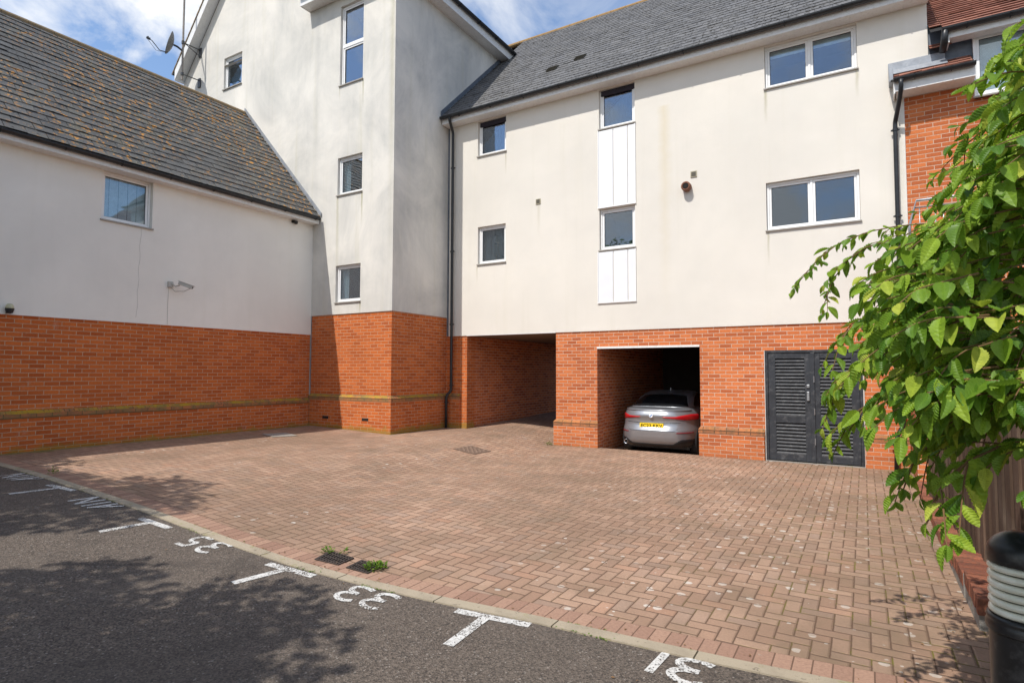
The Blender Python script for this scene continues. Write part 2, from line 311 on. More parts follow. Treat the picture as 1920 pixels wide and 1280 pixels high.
plain('ridge_tile', (.20, .15, .09), .85, scale=12, dirt=(.50, .26, .03))
plain('ridge_orange', (.28, .18, .08), .85, scale=12, dirt=(.55, .26, .03))
plain('underlay', (.018, .017, .016), .9)
plain('door_paint', (.030, .033, .039), .45, var=.25, scale=5, dirt=(.13, .13, .13))
plain('louvre_paint', (.072, .074, .078), .45, var=.25, scale=7, dirt=(.22, .22, .21))
plain('galvanised', (.34, .35, .36), .4, .7, var=.2)
plain('mast_metal', (.22, .20, .18), .5, .5, var=.2, dirt=(.2, .11, .05))
plain('dish_grey', (.16, .165, .17), .5, .1)
plain('cast_iron', (.060, .048, .042), .7, .3, var=.3, scale=30, dirt=(.12, .07, .04))
plain('vent_buff', (.42, .38, .27), .7); plain('vent_dark', (.10, .09, .07), .8)
plain('rust', (.20, .085, .05), .8, dirt=(.07, .04, .03)); plain('near_black', (.015, .013, .012), .9)  # near black for pipe mouths, drain sump, air bricks, store backing, lens
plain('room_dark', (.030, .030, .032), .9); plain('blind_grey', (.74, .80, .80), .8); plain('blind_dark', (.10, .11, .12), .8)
plain('curtain_blue', (.10, .17, .26), .85); plain('curtain_pale', (.46, .52, .55), .85); plain('blind_cream', (.62, .66, .64), .85)
plain('head_shade', (.028, .024, .034), .9); plain('soffit_brown', (.20, .14, .10), .85)
plain('carport_unlit', (.055, .045, .04), .9, scale=6); plain('lens_core', (.10, .10, .08), .5); plain('cover_iron', (.16, .105, .075), .8, .1, var=.3, scale=30); plain('cover_tread', (.24, .16, .115), .85); plain('bark', (.11, .085, .06), .9, scale=30, bump=.003); plain('twig', (.15, .085, .035), .8, scale=30)  # carport back wall and ceiling coloured near black for the unlit depth
plain('tyre', (.018, .018, .019), .8); plain('rim_alloy', (.30, .30, .31), .3, .9); plain('diffuser', (.018, .018, .02), .5)
plain('plate_yellow', (.86, .60, .02), .45, var=.02); plain('plate_ink', (.012, .012, .012), .5)
plain('badge_white', (.8, .8, .8), .3); plain('badge_blue', (.05, .22, .55), .3); plain('chrome', (.6, .6, .62), .15, 1.0)
plain('camera_shell', (.42, .41, .38), .45, dirt=(.35, .32, .28)); plain('lamp_cream', (.50, .48, .32), .5)
plain('plant_yellow', (.75, .55, .02), .7); plain('soil', (.07, .05, .035), .95, bump=.01)
plain('bollard_black', (.014, .015, .017), .34, spec=.5, var=.4, scale=9, dirt=(.10, .10, .10))
plain('door_trim', (.55, .52, .48), .7)
def carpaint():
    t = NT('car_paint'); fl = t.noise(t.pos(), 900, 1)
    M['car_paint'] = t.set(t.mix(fl, (.25, .262, .285), (.33, .342, .365)), .32, .5, .5, **{'Coat Weight': .8, 'Coat Roughness': .05})
    t = NT('car_glass'); M['car_glass'] = t.set((.012, .013, .015), .05, 0, .8)
    t = NT('tail_red'); M['tail_red'] = t.set((.55, .010, .018), .15, 0, .6, **{'Coat Weight': .8})
    t = NT('reflector_red'); M['reflector_red'] = t.set((.22, .012, .02), .25, 0, .6)
    t = NT('bollard_lens'); M['bollard_lens'] = t.set(t.mix(t.ramp(t.noise(t.pos(), 14, 4), .35, .7), (.68, .69, .58), (.86, .86, .76)), .28, 0, .5, **{'Coat Weight': .4})
carpaint()
def fence_mat():
    t = NT('fence_wood'); p = t.pos(); isl = t.island()
    c = t.mix(isl, (.070, .044, .030), (.165, .105, .072))
    c = t.mix(t.ramp(t.noise(t.map(p, (30, 30, 1.6)), 1.6, 5, .7), .35, .7, 0, .65), c, (.028, .018, .013))
    c = t.mix(t.ramp(t.noise(p, 2, 4), .5, .72, 0, .5), c, (.17, .13, .10))
    t.bump(t.noise(t.map(p, (30, 30, 1.5)), 2, 4), .004); M['fence_wood'] = t.set(c, .85, 0, .2)
fence_mat()

# ------------------------------------------------------------------ mesh builder and object helpers
class MB:
    def __init__(s): s.v = []; s.f = []
    def face(s, *pts):
        b = len(s.v); s.v += [tuple(p) for p in pts]; s.f.append(tuple(range(b, b+len(pts)))); return s
    def box(s, a, b, c=None):
        x0, y0, z0 = (min(a[i], b[i]) for i in range(3)); x1, y1, z1 = (max(a[i], b[i]) for i in range(3))
        k = len(s.v); s.v += [(x0, y0, z0), (x1, y0, z0), (x1, y1, z0), (x0, y1, z0), (x0, y0, z1), (x1, y0, z1), (x1, y1, z1), (x0, y1, z1)]
        for q in ((0, 3, 2, 1), (4, 5, 6, 7), (0, 1, 5, 4), (1, 2, 6, 5), (2, 3, 7, 6), (3, 0, 4, 7)): s.f.append(tuple(k+i for i in q))
        return s
    def hexa(s, p):
        k = len(s.v); s.v += [tuple(q) for q in p]
        for q in ((0, 3, 2, 1), (4, 5, 6, 7), (0, 1, 5, 4), (1, 2, 6, 5), (2, 3, 7, 6), (3, 0, 4, 7)): s.f.append(tuple(k+i for i in q))
        return s
    def prism(s, poly, vec):                       # polygon (list of 3-D points) pushed along vec
        n = len(poly); k = len(s.v); s.v += [tuple(p) for p in poly]; s.v += [tuple(Vector(p)+Vector(vec)) for p in poly]
        s.f.append(tuple(k+i for i in range(n))[::-1]); s.f.append(tuple(k+n+i for i in range(n)))
        for i in range(n): j = (i+1) % n; s.f.append((k+i, k+j, k+n+j, k+n+i))
        return s
    def tube(s, path, rad, n=10, cap=True):
        path = [Vector(p) for p in path]; m = len(path); rads = rad if isinstance(rad, (list, tuple)) else [rad]*m
        k = len(s.v); ref = None
        for i, p in enumerate(path):
            d = (path[min(i+1, m-1)]-path[max(i-1, 0)]).normalized()
            if ref is None: ref = Vector((0, 0, 1)) if abs(d.z) < .9 else Vector((1, 0, 0))
            a = (ref-d*ref.dot(d)).normalized(); ref = a; b = d.cross(a)
            for q in range(n):
                t = 2*math.pi*q/n; s.v.append(tuple(p+(a*math.cos(t)+b*math.sin(t))*rads[i]))
        for i in range(m-1):
            for q in range(n): s.f.append((k+i*n+q, k+i*n+(q+1) % n, k+(i+1)*n+(q+1) % n, k+(i+1)*n+q))
        if cap: s.f.append(tuple(k+q for q in range(n))[::-1]); s.f.append(tuple(k+(m-1)*n+q for q in range(n)))
        return s
    def lathe(s, prof, c=(0, 0, 0), n=40, mat=None):
        k = len(s.v); m = len(prof)
        for rr, z in prof:
            for q in range(n):
                t = 2*math.pi*q/n; p = Vector((rr*math.cos(t), rr*math.sin(t), z))
                if mat is not None: p = mat @ p
                s.v.append((p.x+c[0], p.y+c[1], p.z+c[2]))
        for i in range(m-1):
            for q in range(n): s.f.append((k+i*n+q, k+i*n+(q+1) % n, k+(i+1)*n+(q+1) % n, k+(i+1)*n+q))
        s.f.append(tuple(k+q for q in range(n))[::-1]); s.f.append(tuple(k+(m-1)*n+q for q in range(n)))
        return s
    def build(s, name, mat, parent=None, smooth=False, bevel=0, uv='box'):
        me = bpy.data.meshes.new(name); me.from_pydata(s.v, [], s.f); me.update()
        if uv == 'box': boxuv(me)
        if smooth:
            for p in me.polygons: p.use_smooth = True
        o = bpy.data.objects.new(name, me); COL.objects.link(o)
        if mat: me.materials.append(M[mat] if isinstance(mat, str) else mat)
        if parent: o.parent = parent
        if bevel:
            b = o.modifiers.new('b', 'BEVEL'); b.width = bevel; b.segments = 2; b.limit_method = 'ANGLE'
        if smooth == 'auto' or (smooth and bevel):
            w = o.modifiers.new('w', 'WEIGHTED_NORMAL')
        return o
def boxuv(me):
    ul = me.uv_layers.new(name='UVMap'); vs = me.vertices; lp = me.loops
    for p in me.polygons:
        n = p.normal; ax = max(range(3), key=lambda i: abs(n[i]))
        for li in p.loop_indices:
            c = vs[lp[li].vertex_index].co
            ul.data[li].uv = (c.x, c.z) if ax == 1 else ((c.y, c.z) if ax == 0 else (c.x, c.y))
def tag(o, label=None, cat=None, group=None, kind=None):
    if label: o['label'] = label
    if cat: o['category'] = cat
    if group: o['group'] = group
    if kind: o['kind'] = kind
    return o
def thing(name, loc, label, cat, group=None):
    o = bpy.data.objects.new(name, None); COL.objects.link(o); o.empty_display_size = .2
    ORIG[o.name] = Vector(loc); o.location = loc
    return tag(o, label, cat, group)
ORIG = {}
def fix_parents():                                # children were modelled in world space: keep them there
    for o in COL.objects:
        if o.parent and o.parent.name in ORIG and not o.get('_local'):
            o.matrix_parent_inverse = Matrix.Translation(-ORIG[o.parent.name])

# plane frames: (u, z, d) -> world; d is the depth into the wall
YF, YT, XL = 12.2, 10.12, -12.08
def PF(u, z, d=0.): return (u, YF+d, z)
def PT(u, z, d=0.): return (u, YT+d, z)
def PL(u, z, d=0.): return (XL-d, u, z)
def pbox(mb, P, u0, u1, z0, z1, d0, d1): mb.box(P(u0, z0, d0), P(u1, z1, d1)); return mb
def wall(mb, P, u0, u1, z0, z1, holes, rev=.11, d=0.):
    us = sorted({u0, u1, *[h[0] for h in holes], *[h[1] for h in holes]}); us = [x for x in us if u0 <= x <= u1]
    zs = sorted({z0, z1, *[h[2] for h in holes], *[h[3] for h in holes]}); zs = [x for x in zs if z0 <= x <= z1]
    for a, b in zip(us, us[1:]):
        for c, e in zip(zs, zs[1:]):
            m = ((a+b)/2, (c+e)/2)
            if any(h[0] < m[0] < h[1] and h[2] < m[1] < h[3] for h in holes): continue
            mb.face(P(a, c, d), P(b, c, d), P(b, e, d), P(a, e, d))
    for h in holes:
        a, b, c, e = h[:4]; q = h[4] if len(h) > 4 else rev
        mb.face(P(a, c, d), P(a, e, d), P(a, e, q), P(a, c, q)); mb.face(P(b, c, d), P(b, e, d), P(b, e, q), P(b, c, q))
        mb.face(P(a, e, d), P(b, e, d), P(b, e, q), P(a, e, q))
        if c > z0+.001: mb.face(P(a, c, d), P(b, c, d), P(b, c, q), P(a, c, q))
    return mb

def window(parent, P, u0, u1, z0, z1, lights=1, depth=.085, kind='room', label=None, split=None, sill=True, vent=False):
    """one upvc window: the outer frame is the part; sash, panes, sill and blind its sub-parts"""
    F = .045; g = .004
    m = MB(); d0, d1 = depth-.02, depth+.05
    pbox(m, P, u0+g, u1-g, z0+g, z0+F, d0, d1); pbox(m, P, u0+g, u1-g, z1-F, z1-g, d0, d1)
    pbox(m, P, u0+g, u0+F, z0+F, z1-F, d0, d1); pbox(m, P, u1-F, u1-g, z0+F, z1-F, d0, d1)
    cells = []
    W = (u1-u0-2*F)/lights
    for k in range(lights):
        a, b = u0+F+k*W, u0+F+(k+1)*W
        if k: pbox(m, P, a-.022, a+.022, z0+F, z1-F, d0, d1)
        cells.append((a+(.022 if k else 0), b-(.022 if k < lights-1 else 0), z0+F, z1-F))
    if split:
        a, b, c, e = cells[0]; zs = c+(e-c)*split; pbox(m, P, a, b, zs-.03, zs+.03, d0, d1); cells = [(a, b, c, zs-.03), (a, b, zs+.03, e)]
    fr = m.build('window', 'white_upvc', parent, bevel=.004)
    if label: fr['label'] = label
    s = MB(); S = .042
    for a, b, c, e in cells:
        q0, q1 = depth-.004, depth+.04
        pbox(s, P, a+.002, b-.002, c+.002, c+S, q0, q1); pbox(s, P, a+.002, b-.002, e-S, e-.002, q0, q1); pbox(s, P, a+.002, a+S, c+S, e-S, q0, q1); pbox(s, P, b-S, b-.002, c+S, e-S, q0, q1)
    s.build('sash', 'white_upvc', fr, bevel=.004)
    gk = MB()
    for a, b, c, e in cells:
        q = depth+.012; w = .006
        a, b, c, e = a+S, b-S, c+S, e-S
        gk.box(P(a, c, q), P(a+w, e, q+.01)); gk.box(P(b-w, c, q), P(b, e, q+.01)); gk.box(P(a+w, c, q), P(b-w, c+w, q+.01)); gk.box(P(a+w, e-w, q), P(b-w, e, q+.01))
    gk.build('gasket', 'black_plastic', fr)
    for a, b, c, e in cells:
        pbox(MB(), P, a+S-.01, b-S+.01, c+S-.01, e-S+.01, depth+.020, depth+.026).build('pane', 'glass', fr)
    # the room behind: five sides of a box
    rm = MB(); D = depth+.9; a, b, c, e, q = u0+.01, u1-.01, z0+.01, z1-.01, depth+.05
    rm.face(P(a, c, D), P(b, c, D), P(b, e, D), P(a, e, D)); rm.face(P(a, c, q), P(a, e, q), P(a, e, D), P(a, c, D)); rm.face(P(b, c, q), P(b, e, q), P(b, e, D), P(b, c, D))
    rm.face(P(a, c, q), P(b, c, q), P(b, c, D), P(a, c, D)); rm.face(P(a, e, q), P(b, e, q), P(b, e, D), P(a, e, D))
    rm.build('room', 'room_dark', fr)
    if kind.startswith('vertical'):
        mb = MB(); n = int((b-a)/.085)
        for k in range(n):
            x = a+.03+(b-a-.06)*k/n; mb.box(P(x, z0+.07, q+.05+.012*(k % 2)), P(x+(b-a)/n*.93, z1-.04, q+.053+.012*(k % 2)))
        mb.build('blind', 'blind_dark' if 'dark' in kind else 'blind_grey', fr)
    elif kind == 'curtains':
        for x0, x1 in ((a, a+(b-a)*.3), (b-(b-a)*.14, b)):
            n = 14; mb = MB()
            for k in range(n):
                p, w = x0+(x1-x0)*k/n, x0+(x1-x0)*(k+1)/n
                dd = lambda t: q+.06+.02*math.sin(t*60)
                mb.face(P(p, c, dd(p)), P(w, c, dd(w)), P(w, e, dd(w)), P(p, e, dd(p)))
            mb.build('curtain', 'curtain_pale', fr)
    elif kind == 'diagonal':
        mb = MB(); n = 24
        for k in range(n):
            t0, t1 = k/n, (k+1)/n; x0, x1 = a+(b-a)*t0, a+(b-a)*t1
            zt = lambda t: c+(e-c)*(.95-.75*max(0, t-.25)); dd = lambda t: q+.08+.018*math.sin(t*45)
            mb.face(P(x0, c, dd(t0)), P(x1, c, dd(t1)), P(x1, zt(1-t1), dd(t1)), P(x0, zt(1-t0), dd(t0)))
        mb.build('curtain', 'curtain_blue', fr)
        if z1 > 8 and P is PF: pbox(MB(), P, u0+.03, u1-.012, z1-.13, z1-.012, d0-.008, d0+.03).build('head_shade_panel', 'head_shade', fr)  # added dark panel: the shadowed frame top put in as colour
    elif kind == 'net':
        mb = MB(); n = 30
        for k in range(n):
            x0, x1 = a+(b-a)*k/n, a+(b-a)*(k+1)/n; dd = lambda t: q+.07+.012*math.sin(t*70)
            mb.face(P(x0, c, dd(x0)), P(x1, c, dd(x1)), P(x1, e, dd(x1)), P(x0, e, dd(x0)))
        mb.build('curtain', 'curtain_pale', fr)
    elif kind == 'roller':
        pbox(MB(), P, a+.01, b-.01, c+(e-c)*.78, e-.01, q+.05, q+.055).build('blind', 'blind_grey', fr)
    elif kind == 'cream_roller':
        pbox(MB(), P, a+.01, b-.01, c+(e-c)*.1, e-.01, q+.05, q+.055).build('blind', 'blind_cream', fr)
    if vent: pbox(MB(), P, (u0+u1)/2-.28, (u0+u1)/2+.28, z1-.04, z1-.018, d0-.014, d0).build('trickle_vent', 'white_upvc', fr, bevel=.002)
    if sill:
        m = MB(); pbox(m, P, u0-.02, u1+.02, z0-.022, z0+.006, -.035, depth-.02).build('sill', 'grey_sill', fr, bevel=.003)
    return fr

def slates(P0, along, up, nrm, length, slope, ex=.215, w=.30, th=.009, jit=.0022, seed=1, gap=.004, clip=None):
    rg = random.Random(seed); P0, along, up, nrm = Vector(P0), Vector(along).normalized(), Vector(up).normalized(), Vector(nrm).normalized()
    mb = MB(); rows = int(math.ceil(slope/ex))
    for rr in range(rows):
        off = (rr % 2)*w/2; n = int(length/w)+2
        for c in range(n):
            a = -off+c*w+gap/2; b = a+w-gap
            a2, b2 = max(a, 0), min(b, length)
            if b2-a2 < .02: continue
            s0 = rr*ex+rg.uniform(-.004, .004); s1 = min((rr+1)*ex+.02, slope)
            lift = th*2+rg.uniform(0, jit*2.4); lo = th*.45+rg.uniform(0, jit); tw = rg.uniform(-jit, jit)
            if rg.random() < .05: lift += .006
            A = P0+along*a2+up*s0+nrm*(lift+tw); B = P0+along*b2+up*s0+nrm*(lift-tw); Cc = P0+along*b2+up*s1+nrm*lo; D = P0+along*a2+up*s1+nrm*lo
            A0, B0 = P0+along*a2+up*(s0+.001)+nrm*(lift+tw-th), P0+along*b2+up*(s0+.001)+nrm*(lift-tw-th)
            k = len(mb.v); mb.v += [tuple(q) for q in (A, B, Cc, D, A0, B0)]; mb.f += [(k, k+1, k+2, k+3), (k+4, k+5, k+1, k), (k, k+3, k+4), (k+1, k+5, k+2)]
    return mb

def gutter(mb, a, b, r_=.06, out=(0, -1, 0), n=9):
    """half-round gutter from a to b"""
    a, b, o = Vector(a), Vector(b), Vector(out)
    for rr, fl in ((r_, 1), (r_-.006, -1)):
        pts = [(o*(-math.cos(t))*rr+Vector((0, 0, -math.sin(t)*rr))) for t in [math.pi*k/n for k in range(n+1)]]
        for p, q in zip(pts, pts[1:]): mb.face(a+p, b+p, b+q, a+q)
    for s in (-1, 1):
        e = o*s*(r_-.003); d = (b-a).normalized(); mb.tube([a+e, b+e], .006, 6)
    for e in (a, b):
        mb.face(*[e+(o*(-math.cos(t))*r_+Vector((0, 0, -math.sin(t)*r_))) for t in [math.pi*k/n for k in range(n+1)]])
    return mb
def brackets(mb, a, b, step, out=(0, -1, 0), r_=.068):
    a, b, o = Vector(a), Vector(b), Vector(out); L = (b-a).length; d = (b-a)/L; k = step*.6
    while k < L:
        c = a+d*k; pts = [(c+o*(-math.cos(t))*r_+Vector((0, 0, -math.sin(t)*r_))) for t in [math.pi*i/8 for i in range(9)]]
        mb.tube(pts, .009, 6); k += step
    return mb

# ------------------------------------------------------------------ ground, paving, asphalt, kerb
def sheet(name, xs, yf, ny, lift, mat, label, cat=None, uvf=None):
    mb = MB(); idx = {}
    for i, x in enumerate(xs):
        y0, y1 = yf(x)
        for j in range(ny+1):
            y = y0+(y1-y0)*(j/ny); mb.v.append((x, y, zg(x, y)+lift))
    for i in range(len(xs)-1):
        for j in range(ny): k = i*(ny+1)+j; mb.f.append((k, k+ny+1, k+ny+2, k+1))
    o = mb.build(name, mat, smooth=True, uv='box'); o['kind'] = 'structure'; o['label'] = label
    return o
base = MB(); base.face((-600, -600, -.45), (600, -600, -.45), (600, 600, -.45), (-600, 600, -.45)).build('ground', 'soil')['kind'] = 'structure'
bpy.data.objects['ground']['label'] = 'bare ground beneath and beyond the yard'
def frange(a, b, s): n = max(1, int(round((b-a)/s))); return [a+(b-a)*k/n for k in range(n+1)]
KW = .105
sheet('paved_yard', frange(-13.5, .72, .18), lambda x: (kerb_y(x)+KW+.20, 19.5), 90, 0.0, 'pavers', 'red brown herringbone block paving of the yard')
sheet('asphalt_road', frange(-30, 9, .3), lambda x: (-22, kerb_y(x)+.01), 70, 0.0, 'asphalt', 'dark grey asphalt of the parking bays')
def strip(name, mat, lo, hi, lift, label, uvs=False, x0=-13.5, x1=1.4):
    mb = MB(); xs = frange(x0, x1, .12); L = 0; us = []
    for i, x in enumerate(xs):
        if i: L += math.hypot(x-xs[i-1], kerb_y(x)-kerb_y(xs[i-1]))
        us.append(L)
        for dy in (lo, hi): y = kerb_y(x)+dy; mb.v.append((x, y, zg(x, y)+lift))
        for dy in (lo, hi): y = kerb_y(x)+dy; mb.v.append((x, y, zg(x, y)-.06))
    for i in range(len(xs)-1):
        k = 4*i; mb.f += [(k, k+4, k+5, k+1), (k+2, k+6, k+4, k), (k+1, k+5, k+7, k+3)]
    o = mb.build(name, mat, uv=None); ul = o.data.uv_layers.new(name='UVMap')
    for p in o.data.polygons:
        for li in p.loop_indices: vi = o.data.loops[li].vertex_index; ul.data[li].uv = (us[vi//4], (lo, hi)[vi % 2]-lo)
    o['kind'] = 'structure'; o['label'] = label; return o
strip('paving_edge_course', 'soldier', KW, KW+.203, .003, 'single course of paving blocks laid across beside the kerb')
strip('kerb', 'kerb_concrete', 0, KW, .010, 'pale concrete kerb strip between asphalt and paving')

# painted bay marks
def ribbon(name, strokes, w, label, cat='road marking', group=None, closed=False):
    mb = MB()
    for si, st in enumerate(strokes):
        pts = [Vector((x, y, 0)) for x, y in st]
        if len(pts) > 2:                                   # soften the corners
            q = [pts[0]]
            for i in range(len(pts)-1):
                a, b = pts[i], pts[i+1]; q += [a.lerp(b, .25), a.lerp(b, .75)]
            q.append(pts[-1]); pts = q
            q = [pts[0]]
            for i in range(len(pts)-1):
                a, b = pts[i], pts[i+1]; q += [a.lerp(b, .25), a.lerp(b, .75)]
            q.append(pts[-1]); pts = q
        else: pts = [pts[0].lerp(pts[1], k/5) for k in range(6)]
        k = len(mb.v)
        for i, p in enumerate(pts):
            d = (pts[min(i+1, len(pts)-1)]-pts[max(i-1, 0)]).normalized(); n = Vector((-d.y, d.x, 0))*w/2
            for s in (1, -1): q = p+n*s; mb.v.append((q.x, q.y, zg(q.x, q.y)+.0045+.0009*si))
        for i in range(len(pts)-1): mb.f.append((k+2*i, k+2*i+1, k+2*i+3, k+2*i+2))
    return tag(mb.build(name, 'road_paint'), label, cat, group)
def tmark(a, b, st, en, label):
    st = Vector(st); en = Vector(en)
    ribbon('bay_line', [[a, b]], .075, label, group='T shaped bay marks along the kerb')
    o = bpy.data.objects['bay_line'] if False else COL.objects[-1]
    # the stem is drawn in the same paint: merge into the one mark
    me = o.data; mb = MB(); mb.v = [tuple(v.co) for v in me.vertices]; mb.f = [tuple(p.vertices) for p in me.polygons]
    pts = [st.lerp(en, k/5) for k in range(6)]; d = (en-st).normalized(); n = Vector((-d.y, d.x))*.037; k = len(mb.v)
    for p in pts:
        for s in (1, -1): q = p+n*s; mb.v.append((q.x, q.y, zg(q.x, q.y)+.0052))
    for i in range(5): mb.f.append((k+2*i, k+2*i+1, k+2*i+3, k+2*i+2))
    nm = bpy.data.meshes.new('bay_line'); nm.from_pydata(mb.v, [], mb.f); nm.materials.append(M['road_paint']); o.data = nm
tmark((-2.50, 3.40), (-1.95, 3.485), (-2.262, 3.40), (-2.235, 2.96), 'worn white T shaped bay mark between the numbers 33 and 31')
tmark((-4.34, 3.235), (-3.82, 3.28), (-4.12, 3.22), (-4.19, 2.82), 'worn white T shaped bay mark between the numbers 35 and 33')
tmark((-6.40, 3.25), (-5.87, 3.255), (-6.18, 3.22), (-6.23, 2.80), 'white T shaped bay mark between the number 35 and the letters')
tmark((-8.67, 3.31), (-8.12, 3.36), (-8.40, 3.30), (-8.45, 2.85), 'white T shaped bay mark farthest along the kerb, near the left wall')
G3 = [(.14, .03), (.05, .0), (-.03, .06), (-.015, .125), (.08, .145), (.0, .15), (-.035, .22), (.04, .27), (.13, .25)]
def dig3(cx, cy, flip=1):   # an upside-down 3 seen from the camera
    pts = [(.135, .235), (.05, .262), (-.01, .20), (.02, .145), (.10, .125), (.015, .125), (-.02, .06), (.03, -.005), (.125, .02)]
    return [(cx+x, cy+y) for x, y in pts]
def three(cx, cy, s=1): 
    # rotated by half a turn: the bowls open towards +X
    p = [(.16, .255), (.085, .285), (-.01, .262), (-.03, .205), (.03, .155), (.105, .150)], [(.105, .150), (.0, .135), (-.045, .075), (.0, .015), (.08, -.005), (.155, .03)]
    return [[(cx+x*s, cy+y*s) for x, y in q] for q in p]
def five(cx, cy, s=1):
    # a 5 turned by half a turn: flat bar nearest the reader, bowl towards the kerb, open on the right
    a = [(-.03, .0), (.10, .0)]; b = [(.10, .0), (.10, .115)]; c = [(.10, .115), (.03, .135), (-.035, .175), (-.03, .245), (.04, .28), (.14, .262)]
    a = [(-.05, .0), (.06, .0)]; b = [(-.05, .0), (-.045, .0)]
    return [[(cx+x*s, cy+y*s) for x, y in q] for q in ([(.115-.12, .0), (.115, .0)], [(-.005, .0), (.0, .12)], [(.0, .12), (.08, .10), (.125, .175), (.10, .255), (.0, .275), (-.06, .24)])]
ribbon('bay_number', [[(-1.061, 3.575), (-1.083, 3.30)], *three(-.94, 3.29)], .052, 'white painted number 31 upside down by the kerb', group='painted bay numbers')
ribbon('bay_number', [*three(-3.375, 3.09, .95), *three(-3.115, 3.09, .95)], .045, 'white painted number 33 upside down between two T marks', group='painted bay numbers')
def five2(cx, cy, s=1):    # half-turned 5: S-like stroke
    return [[(cx+x*s, cy+y*s) for x, y in q] for q in ([(.155, .255), (.08, .285), (-.01, .255), (-.025, .185), (.03, .145), (.09, .150)], [(.09, .150), (.11, .02)], [(.11, .02), (-.03, .0)])]
def five_t(cx, cy, s=1):   # upright 5 turned by 180 degrees about its centre
    up = [[(.11, .28), (-.02, .28)], [(-.02, .28), (-.035, .15)], [(-.035, .15), (.06, .185), (.125, .10), (.08, .01), (-.05, .02)]]
    return [[(cx+.09-x*s, cy+.28-y*s) for x, y in q] for q in up]
ribbon('bay_number', [*five_t(-5.385, 3.05, .95), *three(-5.10, 3.06, .95)], .045, 'white painted number 35 upside down between two T marks', group='painted bay numbers')
def ain(dx, dy, s=1):
    st = [[(-7.63, 3.10), (-7.60, 3.39)], [(-7.43, 3.09), (-7.60, 3.39)], [(-7.43, 3.09), (-7.40, 3.38)], [(-7.285, 3.09), (-7.255, 3.37)], [(-7.165, 3.095), (-7.11, 3.37)], [(-7.165, 3.095), (-6.96, 3.36)], [(-7.13, 3.27), (-7.03, 3.26)]]
    return [[(x+dx, y+dy) for x, y in q] for q in st]
ribbon('bay_letters', ain(0, .0), .045, 'white painted letters upside down between the two farther T marks', group='painted bay letters')
ribbon('bay_letters', ain(-2.15, .06), .045, 'white painted letters upside down in the shade beside the left wall', group='painted bay letters')

# ------------------------------------------------------------------ LEFT WING
LW = thing('left_wing', (XL-2, 5, .33), 'low wing with lichened slate roof, pale render over red brick, on the left', 'building')
LY0 = -5.0
wl = (5.262, 6.168, 4.50, 5.44)
m = MB(); wall(m, PL, LY0, YT, 2.608, 5.75, [wl], .12); m.face(PL(LY0, 2.608), PL(YT-.003, 2.608), PL(YT-.003, 2.608, .03), PL(LY0, 2.608, .03)); m.build('render_wall', 'render_wing', LW)
m = MB(); m.face(PL(LY0, -.3, .022), PL(YT-.003, -.3, .022), PL(YT-.003, 2.61, .022), PL(LY0, 2.61, .022)); m.build('brick_wall', 'red_brick_shade_mossy', LW)
def plinth(parent, P, u0, u1, zt, zb, g, proud=.045, base='red_brick_shade_mossy', course='plinth_lichen', e0=0, e1=0):
    m = MB(); d = .022
    a, b = u0-e0, u1+e1
    m.face(P(u0, zt, d-.003), P(u1, zt, d-.003), P(b, zt-.055, -proud), P(a, zt-.055, -proud))
    m.face(P(a, zt-.055, -proud), P(b, zt-.055, -proud), P(b, zb+.002, -proud), P(a, zb+.002, -proud))
    m.face(P(a, zb+.002, -proud), P(b, zb+.002, -proud), P(b, zb+.002, -proud+.012), P(a, zb+.002, -proud+.012))
    o = m.build('plinth_course', course, parent)
    m = MB(); q = -proud+.008; m.face(P(a+.006, g, q), P(b-.006, g, q), P(b-.006, zb+.002, q), P(a+.006, zb+.002, q))
    if e0: m.face(P(a+.006, g, q), P(a+.006, zb, q), P(a+.006, zb, .3), P(a+.006, g, .3))
    if e1: m.face(P(b-.006, g, q), P(b-.006, zb, q), P(b-.006, zb, .3), P(b-.006, g, .3))
    m.build('brick_plinth', base, parent)
plinth(LW, PL, LY0, YT-.045, 1.02, .885, -.3)
window(LW, PL, *wl, kind='vertical', depth=.10)
# roof
EX, EZ, RX, RZ = -11.80, 5.60, -15.02, 9.05
up = Vector((RX-EX, 0, RZ-EZ)); nr = Vector((RZ-EZ, 0, EX-RX)).normalized(); SL = up.length
RO = slates((EX, LY0, EZ), (0, 1, 0), up, nr, YT-LY0-.02, SL, ex=.205, seed=3, gap=.011, jit=.004, th=.010)
RO.build('roof', 'slate_lichen', LW)
rf = MB(); rf.face((EX, LY0, EZ), (EX, YT-.01, EZ), (RX, YT-.01, RZ), (RX, LY0, RZ)); rf.face((RX, LY0, RZ), (RX, YT-.01, RZ), (RX-3.2, YT-.01, EZ), (RX-3.2, LY0, EZ))
rf.face((XL-.03, LY0, -.3), (XL-.03, LY0, 5.6), (RX-3.2, LY0, 5.6), (RX-3.2, LY0, -.3)); rf.face((RX-3.2, LY0, EZ), (EX, LY0, EZ), (RX, LY0, RZ)); rf.face((RX-3.2, LY0, -.3), (RX-3.2, YT, -.3), (RX-3.2, YT, EZ), (RX-3.2, LY0, EZ))
rf.build('roof_underlay', 'underlay', LW)
m = MB(); y = LY0
while y < YT-.05:
    y2 = min(y+.449, YT-.02); m.tube([(RX, y, RZ-.035), (RX, y2, RZ-.032)], .085, 10); y += .455
m.build('ridge_tiles', 'ridge_tile', LW)
m = MB(); gutter(m, (-11.765, LY0, 5.56), (-11.765, YT-.06, 5.56), .055, (1, 0, 0)); brackets(m, (-11.765, LY0, 5.56), (-11.765, YT-.06, 5.56), .9, (1, 0, 0), .06); m.build('gutter', 'black_plastic', LW)
m = MB(); m.box((-11.845, LY0, 5.43), (-11.825, YT-.02, 5.60)); m.box((XL-.003, LY0, 5.43), (-11.847, YT-.02, 5.442)); m.build('fascia_board', 'white_fascia', LW)
